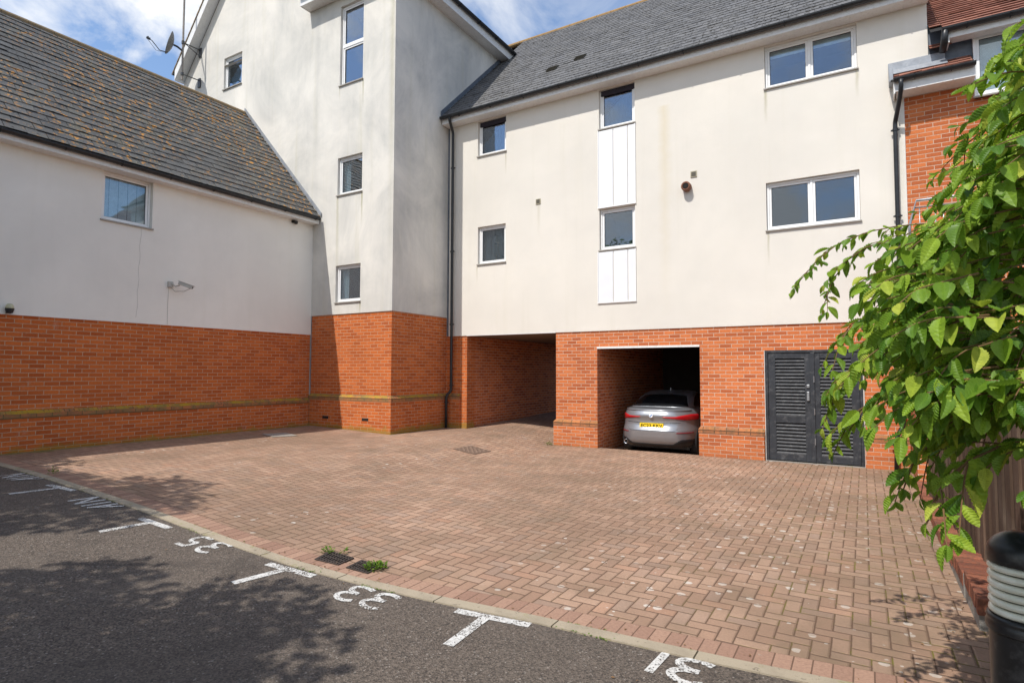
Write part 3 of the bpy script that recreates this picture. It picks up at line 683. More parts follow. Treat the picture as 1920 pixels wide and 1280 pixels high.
m = MB(); a = Vector((EX+.05, YT-.012, EZ+.02)); b = Vector((RX, YT-.012, RZ+.06))
m.prism([a, a+Vector((0, 0, .09)), b+Vector((0, 0, .09)), b], (0, -.03, 0)); m.build('flashing', 'lead', LW)
m = MB(); pts = [(XL+.001, 5.965+.012*math.sin(k*1.7)-.002*k, 4.47-k*.125) for k in range(15)]; m.tube(pts, .0018, 4); m.build('hairline_crack', 'grey_sill', LW)
# rust runs / hairline cracks are left to the render's own material

# ------------------------------------------------------------------ GABLED BLOCK with the stair tower
GB = thing('gabled_block', (-12, 13, .25), 'tall weathered white render block over red brick with small square windows', 'building')
XA0, XJ, XT = -18.23, -12.09, -9.33
TZ = 3.09
wA = (-11.19, -10.385, 8.87, 10.94); wB = (-11.205, -10.355, 6.065, 7.02); wC = (-11.21, -10.36, 3.38, 4.30); wD = (-16.125, -15.26, 10.01, 10.97)
m = MB(); wall(m, PT, XJ, XT, TZ, 11.2, [wA, wB, wC], .10); m.build('render_wall', 'render_weathered', GB)
m = MB(); AE = 10.75; sl = 1.19
wall(m, PT, XA0, XJ-.004, .0, 10.75, [(wD[0], wD[1], 10.01, 10.75)], .10, .006)
pk = -14.2; zp = AE+(pk-XA0)*sl
m.face(PT(XA0, 10.75, .006), PT(wD[0], 10.75, .006), PT(wD[0], 10.97, .006), PT(wD[0], AE+(wD[0]-XA0)*sl, .006))
m.face(PT(wD[0], 10.97, .006), PT(wD[1], 10.97, .006), PT(wD[1], AE+(wD[1]-XA0)*sl, .006), PT(wD[0], AE+(wD[0]-XA0)*sl, .006))
m.face(PT(wD[1], 10.75, .006), PT(XJ-.004, 10.75, .006), PT(XJ-.004, 13.2, .006), PT(pk, zp, .006), PT(wD[1], AE+(wD[1]-XA0)*sl, .006), PT(wD[1], 10.97, .006))
for x_ in (wD[0], wD[1]): m.face(PT(x_, 10.75, .006), PT(x_, 10.97, .006), PT(x_, 10.97, .10), PT(x_, 10.75, .10))
m.face(PT(wD[0], 10.97, .006), PT(wD[1], 10.97, .006), PT(wD[1], 10.97, .10), PT(wD[0], 10.97, .10))
m.face((XA0, YT+.006, 0), (XA0, YT+9, 0), (XA0, YT+9, 10.75), (XA0, YT+.006, 10.75)); m.build('gable_wall', 'render_weathered', GB)
m = MB(); m.face((XT, YT, TZ), (XT, YF+.3, TZ), (XT, YF+.3, 11.2), (XT, YT, 11.2)); m.face((XT, YF+.3, 7.5), (XT, 16.5, 7.5), (XT, 16.5, 11.2), (XT, YF+.3, 11.2))
m.face((XT, YT, TZ), (XT, YF-.002, TZ), (XT-.022, YF-.002, TZ), (XT-.022, YT, TZ)); m.face((XT, YT, TZ), (XJ, YT, TZ), (XJ, YT+.022, TZ), (XT, YT+.022, TZ)); m.build('side_wall', 'render_side', GB)
m = MB(); m.face((XJ+.012, YT+.022, -.3), (XT-.022, YT+.022, -.3), (XT-.022, YT+.022, TZ), (XJ+.012, YT+.022, TZ)); m.face((XT-.022, YT+.022, -.3), (XT-.022, YF+.1, -.3), (XT-.022, YF+.1, TZ), (XT-.022, YT+.022, TZ)); m.build('brick_wall', 'red_brick_shade_mossy', GB)
def PR(u, z, d=0.): return (XT-d, u, z)
# plinth wraps the corner
m = MB(); pr = .045; zt, zb = 1.12, .985; A = XJ+.014; B = XT+pr
m.face((A, YT+.019, zt), (XT-.019, YT+.019, zt), (B, YT-pr, zt-.055), (A, YT-pr, zt-.055)); m.face((A, YT-pr, zt-.055), (B, YT-pr, zt-.055), (B, YT-pr, zb), (A, YT-pr, zb))
m.face((XT-.019, YT+.019, zt), (XT-.019, YF, zt), (B, YF, zt-.055), (B, YT-pr, zt-.055)); m.face((B, YT-pr, zt-.055), (B, YF, zt-.055), (B, YF, zb), (B, YT-pr, zb))
m.face((A, YT-pr, zb), (B, YT-pr, zb), (B-.01, YT-pr+.01, zb), (A, YT-pr+.01, zb)); m.build('plinth_course', 'plinth_lichen', GB)
m = MB(); q = pr-.008; m.face((A, YT-q, -.3), (XT+q, YT-q, -.3), (XT+q, YT-q, zb), (A, YT-q, zb)); m.face((XT+q, YT-q, -.3), (XT+q, YF, -.3), (XT+q, YF, zb), (XT+q, YT-q, zb)); m.build('brick_plinth', 'red_brick_shade_mossy', GB)
for bx in (-11.55, -10.2):
    m = MB(); m.box((bx, YT-q-.004, .52), (bx+.21, YT-q+.03, .585)); m.build('air_brick', 'near_black', GB)
window(GB, PT, *wA, kind='room', split=.5, depth=.085, label='tall two-light window at the top of the stair tower')
window(GB, PT, *wB, kind='curtains', depth=.085); window(GB, PT, *wC, kind='curtains', depth=.085); window(GB, PT, *wD, kind='diagonal', depth=.085)
# eaves of the stair tower: soffit, fascia, gutter on the front and the right
OV = .30
m = MB(); m.box((-12.34, YT-OV, 11.17), (XT+OV, YT, 11.185)); m.box((XT, YT, 11.17), (XT+OV, 15.0, 11.185)); m.build('soffit', 'white_fascia', GB)
m = MB(); m.box((-12.34, YT-OV-.02, 11.16), (XT+OV+.02, YT-OV, 11.42)); m.box((XT+OV, YT-OV, 11.16), (XT+OV+.02, 15.0, 11.42)); m.box((-12.36, YT-OV-.02, 11.16), (-12.34, YT, 11.42)); m.box((XT, 14.98, 11.16), (XT+OV, 15.0, 11.42)); m.build('fascia_board', 'white_fascia', GB)
m = MB(); gutter(m, (XT+OV+.08, YT-OV-.1, 11.42), (XT+OV+.08, 15.02, 11.42), .06, (1, 0, 0)); gutter(m, (-12.36, YT-OV-.08, 11.42), (XT+OV+.1, YT-OV-.08, 11.42), .06); brackets(m, (XT+OV+.08, YT-OV, 11.42), (XT+OV+.08, 15.0, 11.42), .9, (1, 0, 0)); m.build('gutter', 'black_plastic', GB)
e0, e1 = Vector((-12.4, YT-OV-.06, 11.45)), Vector((XT+OV+.06, YT-OV-.06, 11.45)); e2, e3 = Vector((XT+OV+.06, 15.05, 11.45)), Vector((-12.4, 15.05, 11.45)); r0, r1 = Vector((-11, 12.6, 13.2)), Vector((-10.9, 12.6, 13.2))
m = MB(); m.face(e0, e1, r1, r0); m.face(e1, e2, r1); m.face(e2, e3, r0, r1); m.face(e3, e0, r0); m.build('tower_roof', 'slate_grey', GB)
# verge of the gable: barge board, soffit, verge tiles
ang = math.atan(sl); ux, uz = math.cos(ang), math.sin(ang)
def rk(s, off, y): return (XA0+.0+ux*s-uz*off, y, AE+uz*s+ux*off)
m = MB(); m.prism([(XA0-.03, YT-.28, AE+.0), rk(5.5, .02, YT-.28), rk(5.5, .235, YT-.28), (XA0-.03, YT-.28, AE+.33)], (0, .022, 0)); m.build('barge_board', 'white_fascia', GB)
m = MB(); m.prism([rk(.0, .03, YT-.26), rk(5.5, .03, YT-.26), rk(5.5, .045, YT-.26), rk(.0, .045, YT-.26)], (0, .268, 0)); m.build('verge_soffit', 'white_fascia', GB)
m = MB(); s_ = .05
while s_ < 5.4: m.prism([rk(s_, .24, YT-.30), rk(s_+.24, .24, YT-.30), rk(s_+.24, .265, YT-.30), rk(s_, .28, YT-.30)], (0, 8.5, 0)); s_ += .22
m.build('roof', 'ridge_tile', GB)
m = MB(); m.prism([(XA0-.03, YT-.257, 10.74), (XA0+.0, YT-.257, 10.74), (XA0+.0, YT-.257, 10.95), (XA0-.03, YT-.257, 10.95)], (0, 8, 0)); m.build('box_eave', 'white_fascia', GB)
m = MB(); gutter(m, (XA0-.10, YT-.30, 10.98), (XA0-.10, YT+6, 10.98), .05, (-1, 0, 0)); m.build('gutter', 'black_plastic', GB)
m = MB(); rr_ = 4.2/ux
m.face((pk+.2, YT, zp+.2), (pk+.2, YT+9, zp+.2), (pk+4.5, YT+9, 11.0), (pk+4.5, YT+2.4, 11.0)); m.build('back_slope', 'slate_grey', GB)

# ------------------------------------------------------------------ MAIN WING
MW = thing('main_wing', (-4, 14, 0), 'three storey cream render wing over red brick with undercroft openings and slate roof', 'building')
X0, X1 = XT-.0, 1.09
BZ = 2.60
W = dict(a=(-8.375, -7.525, 7.19, 8.10), b=(-8.36, -7.53, 4.40, 5.36), c=(-5.04, -4.195, 7.18, 8.10), d=(-5.04, -4.205, 4.41, 5.345), e=(-1.54, .03, 7.248, 8.10), f=(-1.555, .016, 4.434, 5.374))
m = MB(); wall(m, PF, XT+.0, .72, BZ, 8.13, list(W.values()), .11)
m.face(PF(.72, 7.19), PF(X1, 7.19), PF(X1, 8.13), PF(.72, 8.13)); m.face(PF(.72, BZ), PF(.72, 7.19), PF(.72, 7.19, .2), PF(.72, BZ, .2))
m.face(PF(X1, 7.19), PF(X1, 8.4), PF(X1, 8.4, .25), PF(X1, 7.19, .25)); m.face(PF(.72, 7.19), PF(X1, 7.19), PF(X1, 7.19, .25), PF(.72, 7.19, .25))
m.face(PF(X1, 8.10), PF(X1, 8.30, 0), (X1, 16.2, 12.5), (X1, 16.2, 7.0), (X1, YF+.25, 7.0)); m.face(PF(X0, BZ), PF(.72, BZ), PF(.72, BZ, .024), PF(X0, BZ, .024))
m.build('render_wall', 'render_cream', MW)
# brick storey: passage opening X -8.69..-6.15, carport -5.12..-2.87, louvred doors -1.64..-0.02
PB = lambda u, z, d=0.: (u, YF+.022+d, z)
m = MB()
wall(m, PB, XT-.02, -8.69, -.3, BZ, [], .1); m.face(PB(-8.69, -.3), PB(-8.69, BZ), PB(-8.69, BZ, .34), PB(-8.69, -.3, .34)); m.build('brick_pier', 'red_brick_shade_mossy', MW); m = MB(); wall(m, PB, -6.15, .72, -.3, BZ, [(-5.12, -2.87, -.3, 2.235, .33), (-1.64, -.02, -.3, 2.11, .10)], .1)
m.face(PB(-6.15, -.3), PB(-6.15, BZ), PB(-6.15, BZ, .34), PB(-6.15, -.3, .34))
m.build('brick_wall', 'red_brick_shade_mossy' if False else 'red_brick', MW)
# passage walls (set back a little behind the piers), carport walls
m = MB(); yb = 19.0
m.face((-8.72, YF+.36, -.3), (-8.72, yb, -.3), (-8.72, yb, BZ), (-8.72, YF+.36, BZ)); m.face((-8.72, YF+.36, -.3), (-8.69, YF+.36, -.3), (-8.69, YF+.36, BZ), (-8.72, YF+.36, BZ))
m.face((-6.12, YF+.36, -.3), (-6.12, yb, -.3), (-6.12, yb, BZ), (-6.12, YF+.36, BZ)); m.build('passage_wall', 'red_brick', MW)
m = MB(); cy = 17.4
m.face((-5.17, YF+.35, -.4), (-5.17, cy, -.4), (-5.17, cy, 2.5), (-5.17, YF+.35, 2.5)); m.face((-2.82, YF+.35, -.4), (-2.82, cy, -.4), (-2.82, cy, 2.5), (-2.82, YF+.35, 2.5)); MB().face((-5.17, cy, -.4), (-2.82, cy, -.4), (-2.82, cy, 2.5), (-5.17, cy, 2.5)).build('carport_back_wall', 'carport_unlit', MW)
m.face((-5.17, YF+.352, -.4), (-5.12, YF+.352, -.4), (-5.12, YF+.352, 2.5), (-5.17, YF+.352, 2.5)); m.face((-2.82, YF+.352, -.4), (-2.87, YF+.352, -.4), (-2.87, YF+.352, 2.5), (-2.82, YF+.352, 2.5)); m.build('carport_wall', 'red_brick', MW)
m = MB(); m.face((-5.2, YF+.33, 2.45), (-2.8, YF+.33, 2.45), (-2.8, cy, 2.45), (-5.2, cy, 2.45)); m.build('carport_ceiling', 'carport_unlit', MW)
m = MB(); m.box((-8.9, YF+.03, BZ-.012), (-6.0, yb, BZ+.01)); m.build('passage_soffit', 'soffit_brown', MW)
m = MB(); m.box((-8.69, YF-.002, BZ-.006), (-6.15, YF+.03, BZ+.012)); m.build('render_stop', 'white_fascia', MW)
m = MB(); m.box((-5.12, YF-.004, 2.205), (-2.87, YF+.12, 2.245)); m.build('carport_lintel', 'white_fascia', MW)
# floor above, back and the closed volume
m = MB(); m.face((X0-3, yb, -.3), (-8.72, yb, -.3), (-8.72, yb, 12), (X0-3, yb, 12)); m.face((-6.12, yb, -.3), (X1, yb, -.3), (X1, yb, 9), (-6.12, yb, 9)); m.face((-8.72, yb, BZ), (-6.12, yb, BZ), (-6.12, yb, 9), (-8.72, yb, 9)); m.build('back_wall', 'red_brick', MW)
m = MB(); m.box((-6.1, YF+.35, 2.5), (X1-.02, yb-.02, 2.56)); m.build('floor_slab', 'grey_concrete', MW)
PL2 = dict(zt=.595, zb=.455)
plinth(MW, PF, -6.15, -5.12, .595, .46, -.3, base='red_brick', course='plinth_clean', e0=.045, e1=.03)
plinth(MW, PF, -2.87, -1.66, .595, .46, -.3, base='red_brick', course='plinth_clean', e0=.03, e1=.0)
plinth(MW, PF, -.02, .66, .595, .46, -.3, base='red_brick', course='plinth_clean', e0=.0, e1=.0)
plinth(MW, PF, XT+.04, -8.90, 1.12, .985, -.3, course='plinth_lichen', e1=.03)
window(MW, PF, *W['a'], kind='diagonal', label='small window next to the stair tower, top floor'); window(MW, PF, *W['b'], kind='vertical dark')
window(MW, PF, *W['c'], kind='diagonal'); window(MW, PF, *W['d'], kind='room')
window(MW, PF, W['e'][0], W['e'][1], W['e'][2], 8.10, lights=2, kind='roller', vent=True); window(MW, PF, *W['f'], lights=2, kind='room', vent=True)
def cladding(u0, u1, z0, z1):
    m = MB(); cuts = [0, .33, .36+.0, .70, .72, 1]; bs = [(0, .345), (.352, .70), (.707, .93)]
    w = u1-u0
    for a, b in ((0, .405), (.412, .79), (.797, .985)): m.box(PF(u0+a*w+.012, z0+.012, -.018), PF(u0+b*w, z1-.01, .004))
    o = m.build('cladding_panel', 'white_cladding', MW, bevel=.003)
    t = MB(); t.box(PF(u0-.006, z0, -.026), PF(u0+.01, z1, .004)); t.box(PF(u1-.012, z0, -.026), PF(u1+.006, z1, .004)); t.box(PF(u0-.01, z0-.012, -.03), PF(u1+.01, z0+.008, .004)); t.build('trim', 'white_upvc', o)
cladding(-5.06, -4.185, 5.375, 7.145); cladding(-5.075, -4.195, 3.225, 4.375)
# louvred doors
D0, D1, DZ = -1.64, -.02, 2.11
m = MB(); q0, q1 = .02, .10
m.box(PF(D0, -.02, q0), PF(D0+.05, DZ, q1)); m.box(PF(D1-.05, -.02, q0), PF(D1, DZ, q1)); m.box(PF(D0+.05, DZ-.05, q0), PF(D1-.05, DZ, q1)); fr = m.build('door_frame', 'door_paint', MW, bevel=.004)
m = MB(); m.box(PF(D1-.0, -.02, .0), PF(D1+.018, DZ, .05)); m.build('door_trim', 'door_trim', MW); MB().box(PF(D0-.012, -.02, .005), PF(D0, DZ, .05)).build('door_trim', 'door_trim', MW)
def leaf(u0, u1, lab):
    m = MB(); st = .125; a, b = .035, .08
    m.box(PF(u0, .03, a), PF(u0+st, DZ-.055, b)); m.box(PF(u1-st, .03, a), PF(u1, DZ-.055, b))
    rails = [(.03, .15), (.735, .87), (DZ-.16, DZ-.055)]
    for z0, z1 in rails: m.box(PF(u0+st, z0, a), PF(u1-st, z1, b))
    o = m.build('louvred_door', 'door_paint', MW, bevel=.004); o['label'] = lab
    lv = MB()
    for (z0, z1) in ((.15, .735), (.87, DZ-.16)):
        n = int((z1-z0)/.063); h = (z1-z0)/n
        for k in range(n):
            z = z0+h*k; lv.hexa([PF(u0+st, z+.004, a+.004), PF(u1-st, z+.004, a+.004), PF(u1-st, z+h*.80, b+.012), PF(u0+st, z+h*.80, b+.012), PF(u0+st, z+.016, a+.004), PF(u1-st, z+.016, a+.004), PF(u1-st, z+h*.80+.012, b+.012), PF(u0+st, z+h*.80+.012, b+.012)])
    lv.build('louvres', 'louvre_paint', o)
    return o
lo_ = leaf(D0+.055, -.832, 'left leaf with the padlocked hasp'); ro_ = leaf(-.826, D1-.055, 'right leaf, partly behind the hornbeam')
m = MB(); m.box(PF(-.86, .03, .012), PF(-.79, DZ-.055, .034)); m.build('meeting_strip', 'door_paint', ro_, bevel=.004)
m = MB(); m.box(PF(-.925, 1.40, .012), PF(-.875, 1.46, .034)); m.box(PF(-.925, 1.16, .0), PF(-.88, 1.33, .034)); m.build('hasp', 'galvanised', lo_, bevel=.006)
m = MB()
for z in (.35, .9, 1.5): m.tube([PF(-.80, z, .008), PF(-.80, z+.12, .008)], .011, 8)
m.build('bolt', 'galvanised', ro_)
m = MB(); m.box((D0-.2, YF+.19, -.2), (D1+.2, YF+.2, 2.2)); m.build('store_backing', 'near_black', MW)
m = MB(); m.box(PF(D0, -.06, -.03), PF(D1, .012, .12)); m.build('threshold', 'grey_concrete', MW)
# roof
EY, EZ2, RY, RZ2 = 11.88, 8.33, 16.25, 12.55
up = Vector((0, RY-EY, RZ2-EZ2)); nr = Vector((0, -(RZ2-EZ2), RY-EY)).normalized()
slates((XT, EY, EZ2), (1, 0, 0), up, nr, X1+.06-XT, up.length, ex=.20, w=.30, th=.006, jit=.0016, seed=5, gap=.006).build('roof', 'slate_grey', MW)
m = MB(); m.face((XT-2.5, EY, EZ2), (X1+.05, EY, EZ2), (X1+.05, RY, RZ2), (XT-2.5, RY, RZ2)) if False else m.face((XT, EY, EZ2), (X1+.05, EY, EZ2), (X1+.05, RY, RZ2), (XT, RY, RZ2)); m.face((XT-3, RY, RZ2), (X1+.05, RY, RZ2), (X1+.05, yb+1, 9), (XT-3, yb+1, 9)); m.build('roof_underlay', 'underlay', MW)
m = MB(); x = XT-1.5
while x < X1: m.tube([(x, RY, RZ2-.03), (min(x+.449, X1+.05), RY, RZ2-.027)], .07, 10); x += .455
m.build('ridge_tiles', 'ridge_orange', MW)
m = MB(); gutter(m, (XT+.03, 11.83, 8.285), (X1+.02, 11.83, 8.285), .06); brackets(m, (XT+.03, 11.83, 8.285), (X1+.02, 11.83, 8.285), .95); m.build('gutter', 'black_plastic', MW)
m = MB(); m.box((XT+.02, 11.905, 8.125), (X1+.02, 11.925, 8.34)); m.box((XT+.02, 11.927, 8.125), (X1+.02, YF-.002, 8.137)); m.build('fascia_board', 'white_fascia', MW)
nrm2 = nr; upn = up.normalized()
for vx, vs in ((-6.72, 1.32), (-6.05, 1.62)):
    P = Vector((vx, EY, EZ2))+upn*vs
    m = MB(); ax = Vector((1, 0, 0))
    for k in range(3):
        b = P+upn*(k*.09); m.hexa([b+nrm2*.01, b+ax*.26+nrm2*.01, b+ax*.26+upn*.13+nrm2*.01, b+upn*.13+nrm2*.01, b+nrm2*.06, b+ax*.26+nrm2*.06, b+ax*.26+upn*.13+nrm2*.018, b+upn*.13+nrm2*.018])
    m.build('tile_vent', 'vent_dark', MW)
m = MB(); a = Vector((XT+.004, EY-.02, EZ2+.02)); b = Vector((XT+.004, 15.4, EZ2+(15.4-EY)*(RZ2-EZ2)/(RY-EY)+.03))
m.prism([a, a+Vector((0, 0, .13)), b+Vector((0, 0, .13)), b], (.03, 0, 0)); m.build('flashing', 'dark_lead', MW)
# downpipe in the corner
def pipe(pts, r_, clips, parent, clipd=(0, 1, 0)):
    m = MB(); q = [Vector(p) for p in pts]; out = [q[0]]
    for i in range(1, len(q)-1):
        a, b = (q[i-1]-q[i]), (q[i+1]-q[i]); k = min(.06, a.length*.4, b.length*.4)
        s, e = q[i]+a.normalized()*k, q[i]+b.normalized()*k
        for t in (0, .25, .5, .75, 1): out.append(s.lerp(q[i], t).lerp(q[i].lerp(e, t), t))
    out.append(q[-1]); m.tube(out, r_, 14)
    o = m.build('downpipe', 'black_plastic', parent, smooth=True)
    c = MB()
    for p in clips:
        p = Vector(p); c.tube([p-Vector((0, 0, .02)), p+Vector((0, 0, .02))], r_+.009, 12); c.box(p+Vector((-r_-.03, .0, -.012)), p+Vector((r_+.03, .03, .012)))
    c.build('pipe_clip', 'black_plastic', o); return o
px, py = -9.10, 12.10
pipe([(-9.02, 11.83, 8.25), (-9.02, 11.84, 8.16), (px, py, 7.95), (px, py, 1.30), (px, py, 1.20), (-9.20, 12.03, 1.06), (-9.20, 12.03, .24)], .036, [(px, py, 7.0), (px, py, 4.8), (px, py, 2.9), (px, py, 1.33), (-9.20, 12.03, .9)], MW)
# right hand downpipe
px2 = .575
pipe([(.66, 11.74, 6.68), (.66, 11.76, 6.55), (.645, 11.85, 6.42), (px2, 12.12, 6.08), (px2-.01, 12.12, 1.0), (px2-.015, 12.12, .78), (.46, 12.06, .60), (.44, 12.06, .02)], .036, [(px2, 12.12, 5.95), (px2, 12.12, 4.42), (px2, 12.12, 2.9), (.44, 12.06, .45)], MW)
m = MB(); m.box(PF(XT+.008, BZ, -.004), PF(XT+.06, 8.12, -.001)); m.build('corner_bead', 'dark_lead', MW)
# vents and flue on the wall
def vent(u, z, s=.13):
    m = MB(); m.box(PF(u, z, -.018), PF(u+s, z+s, .002)); o = tag(m.build('wall_vent', 'vent_buff', MW, bevel=.004))
    g = MB(); g.box(PF(u+.018, z+.018, -.022), PF(u+s-.018, z+s-.018, -.017)); g.build('grille', 'vent_dark', o)
vent(-6.672, 5.70); vent(-3.0, 5.728)
m = MB(); rot = Matrix.Rotation(math.pi/2, 4, 'X'); m.lathe([(.085, 0), (.098, .03), (.098, .14), (.085, .16), (.065, .16), (.06, .05)], (-3.07, YF, 5.53), 20, rot); fl = m.build('boiler_flue', 'rust', MW, smooth=False)
m = MB(); m.lathe([(.058, .145), (.05, .155)], (-3.07, YF, 5.53), 16, rot); m.build('flue_mouth', 'near_black', fl)

# ------------------------------------------------------------------ NEIGHBOURING HOUSE on the right
NH = thing('brick_house', (3, 13, 0), 'orange red brick house with clay tiled roof on the right edge', 'building')
YN = YF+.022
m = MB(); PN = lambda u, z, d=0.: (u, YN+d, z)
wn_h = (1.70, 3.6, 6.27, 7.36)
wall(m, PN, .722, 7.0, -.3, 6.62, [(1.70, 3.6, 6.27, 6.62)], .1)
m.build('brick_wall', 'red_brick', NH)
m = MB(); m.box((1.30, YN-.005, 6.62), (1.695, YN+.01, 7.40)); m.box((1.092, YN+.03, 6.9), (1.30, YN+.04, 7.74)); m.build('lead_cheek', 'dark_lead', NH)
PW = lambda u, z, d=0.: (u, YN-.10+d, z)
window(NH, PW, 1.69, 3.6, 6.27, 7.33, lights=2, kind='cream_roller', depth=.03, vent=True)
m = MB(); m.box((3.6, YN, 6.6), (7, YN+.1, 7.4)); m.build('render_panel', 'render_cream', NH)
# lower roof strip over the wall head
c0 = Vector((.56, 11.86, 6.74)); cu = Vector((0, .36, .30))
slates(c0, (1, 0, 0), cu, Vector((0, -.30, .36)), 1.10, cu.length, ex=.12, w=.165, th=.010, seed=9).build('canopy_roof', 'clay_tile', NH)
m = MB(); m.prism([(.52, 11.84, 6.72), (1.68, 11.84, 6.72), (1.68, 12.21, 7.02), (.52, 12.21, 7.02)], (0, .004, -.02)); m.build('canopy_deck', 'underlay', NH)
m = MB(); m.box((.50, YF-.035, 6.98), (1.32, YF-.006, 7.185)); m.prism([(.50, 12.03, 6.905), (1.34, 12.03, 6.905), (1.34, 12.17, 7.04), (.50, 12.17, 7.04)], (0, -.012, .012)); m.box((.50, 11.9, 6.74), (.56, 12.17, 6.98)); m.build('lead_flashing', 'lead', NH, bevel=.006)
m = MB(); gutter(m, (.56, 11.80, 6.73), (1.68, 11.80, 6.73), .055); brackets(m, (.56, 11.80, 6.73), (1.68, 11.80, 6.73), .5, r_=.06); m.build('gutter', 'black_plastic', NH)
m = MB(); m.box((.58, 11.865, 6.53), (1.68, 11.885, 6.72)); m.box((.60, 11.887, 6.53), (1.68, YN-.002, 6.542)); m.box((.56, 11.865, 6.50), (.58, YF-.003, 6.74)); m.build('fascia_board', 'white_fascia', NH)
# upper roof
c1 = Vector((1.27, 11.90, 7.45)); uu = Vector((0, 4.0, 3.2)); nn = Vector((0, -3.2, 4.0)).normalized()
slates(c1, (1, 0, 0), uu, nn, 5.7, uu.length, ex=.165, w=.33, th=.016, seed=11).build('roof', 'clay_tile', NH)
c2 = Vector((X1+.01, 12.05, 7.20)); u3 = Vector((0, 4, 3.2)); slates(c2-Vector((0, 0, 0)), (1, 0, 0), u3, nn, .30, 1.2, ex=.165, w=.33, th=.016, seed=12).build('side_roof', 'clay_tile', NH)
slates(c1+Vector((X1+.012-1.27, 0, 0))+uu.normalized()*.2, (1, 0, 0), uu, nn, 1.265-X1-.012, uu.length-.75, ex=.165, w=.33, th=.016, seed=13).build('roof_edge', 'clay_tile', NH)
m = MB(); m.face(c1+Vector((-.165, 0, -.01)), c1+Vector((5.7, 0, -.01)), c1+uu+Vector((5.7, 0, -.01)), c1+uu+Vector((-.165, 0, -.01))); m.build('roof_underlay', 'underlay', NH)
m = MB(); gutter(m, (1.26, 11.84, 7.42), (7, 11.84, 7.42), .06); brackets(m, (1.26, 11.84, 7.42), (7, 11.84, 7.42), .55); m.build('gutter', 'black_plastic', NH)
m = MB(); m.tube([(1.30, 11.84, 7.40), (1.29, 11.90, 7.25), (1.27, 12.02, 7.10)], .052, 12); m.build('gutter_shoe', 'black_plastic', NH, smooth=True)
m = MB(); m.box((1.36, 11.905, 7.27), (7, 11.925, 7.46)); m.box((1.36, 11.927, 7.27), (7, YN-.1, 7.282)); m.box((1.34, 11.905, 7.20), (1.36, YN, 7.45)); m.build('fascia_board', 'white_fascia', NH)
# return wall and balcony
m = MB(); m.box((.665, 10.9, -.3), (4.5, YN-.003, 3.55)); m.build('return_wall', 'red_brick', NH)
m = MB(); m.box((.64, 10.86, 3.56), (4.5, YN-.004, 3.68)); m.build('balcony_deck', 'grey_concrete', NH)
m = MB(); ry = 11.5
m.tube([(.70, ry, 3.6), (.70, ry, 4.10), (.80, ry, 4.50), (4.4, ry, 4.50)], .022, 8); m.tube([(.76, ry, 4.38), (4.4, ry, 4.38)], .012, 8)
for k in range(34): m.tube([(.84+k*.105, ry, 3.68), (.84+k*.105, ry, 4.38)], .008, 6)
m.build('balcony_railing', 'galvanised', NH, smooth=True)
m = MB(); m.box((7, YN, -.3), (7.1, 17, 7.4)); m.build('end_wall', 'red_brick', NH)

# ------------------------------------------------------------------ things on the walls
def part(mb, name, mat, par, **k): return mb.build(name, mat, par, **k)
cam_t = thing('security_camera', (XL, 6.58, 3.42), 'pale box security camera on a bracket on the left wing wall', 'security camera')
m = MB(); m.box((XL, 6.50, 3.38), (XL+.05, 6.60, 3.50)); part(m, 'wall_plate', 'camera_shell', cam_t, bevel=.006)
m = MB(); m.tube([(XL+.04, 6.56, 3.46), (XL+.12, 6.60, 3.40), (XL+.20, 6.64, 3.42)], .013, 8); part(m, 'bracket', 'camera_shell', cam_t)
m = MB(); m.tube([(XL+.03, 6.54, 3.40), (XL+.10, 6.60, 3.30), (XL+.2, 6.74, 3.31), (XL+.26, 6.84, 3.38)], .006, 6); part(m, 'cable', 'grey_sill', cam_t)
m = MB(); m.tube([(XL+.006, 6.53, 3.40), (XL+.006, 6.52, 3.0), (XL+.004, 6.525, 2.62)], .0025, 5); part(m, 'wall_cable', 'grey_sill', cam_t)
m = MB(); dA = Vector((.62, .70, -.33)).normalized(); sA = Vector((dA.y, -dA.x, 0)).normalized(); uA = sA.cross(dA); c = Vector((XL+.20, 6.62, 3.47))
def obox(m, c, d, s, u_, L, Wd, Hh): m.hexa([c-s*Wd-u_*Hh, c+s*Wd-u_*Hh, c+d*L+s*Wd-u_*Hh, c+d*L-s*Wd-u_*Hh, c-s*Wd+u_*Hh, c+s*Wd+u_*Hh, c+d*L+s*Wd+u_*Hh, c+d*L-s*Wd+u_*Hh])
obox(m, c, dA, sA, uA, .27, .038, .032); part(m, 'housing', 'camera_shell', cam_t, bevel=.01)
m = MB(); obox(m, c+dA*-.02+uA*.036, dA, sA, uA, .32, .047, .004); part(m, 'sun_shield', 'camera_shell', cam_t)
m = MB(); m.tube([c+dA*.27, c+dA*.278], .024, 12); part(m, 'lens', 'near_black', cam_t)
bl = thing('bulkhead_lamp', (XL, 3.94, 2.66), 'small black wall lamp with a cream dome at the top of the left brickwork', 'wall lamp')
m = MB(); m.lathe([(.0, .105), (.03, .10), (.05, .075), (.058, .04), (.058, .02)][::-1], (XL+.09, 3.94, 2.68), 16); part(m, 'dome', 'lamp_cream', bl, smooth=True)
m = MB(); m.lathe([(.02, -.06), (.045, -.05), (.06, -.0), (.062, .022)], (XL+.09, 3.94, 2.68), 16); m.box((XL+.02, 3.91, 2.62), (XL+.09, 3.97, 2.68)); part(m, 'bracket', 'black_plastic', bl)
pr_ = thing('motion_sensor', (XL, 9.5, 5.42), 'small black motion sensor under the eave where the left wing meets the tall block', 'motion sensor')
m = MB(); m.box((XL, 9.46, 5.36), (XL+.05, 9.54, 5.42)); part(m, 'bracket', 'black_plastic', pr_)
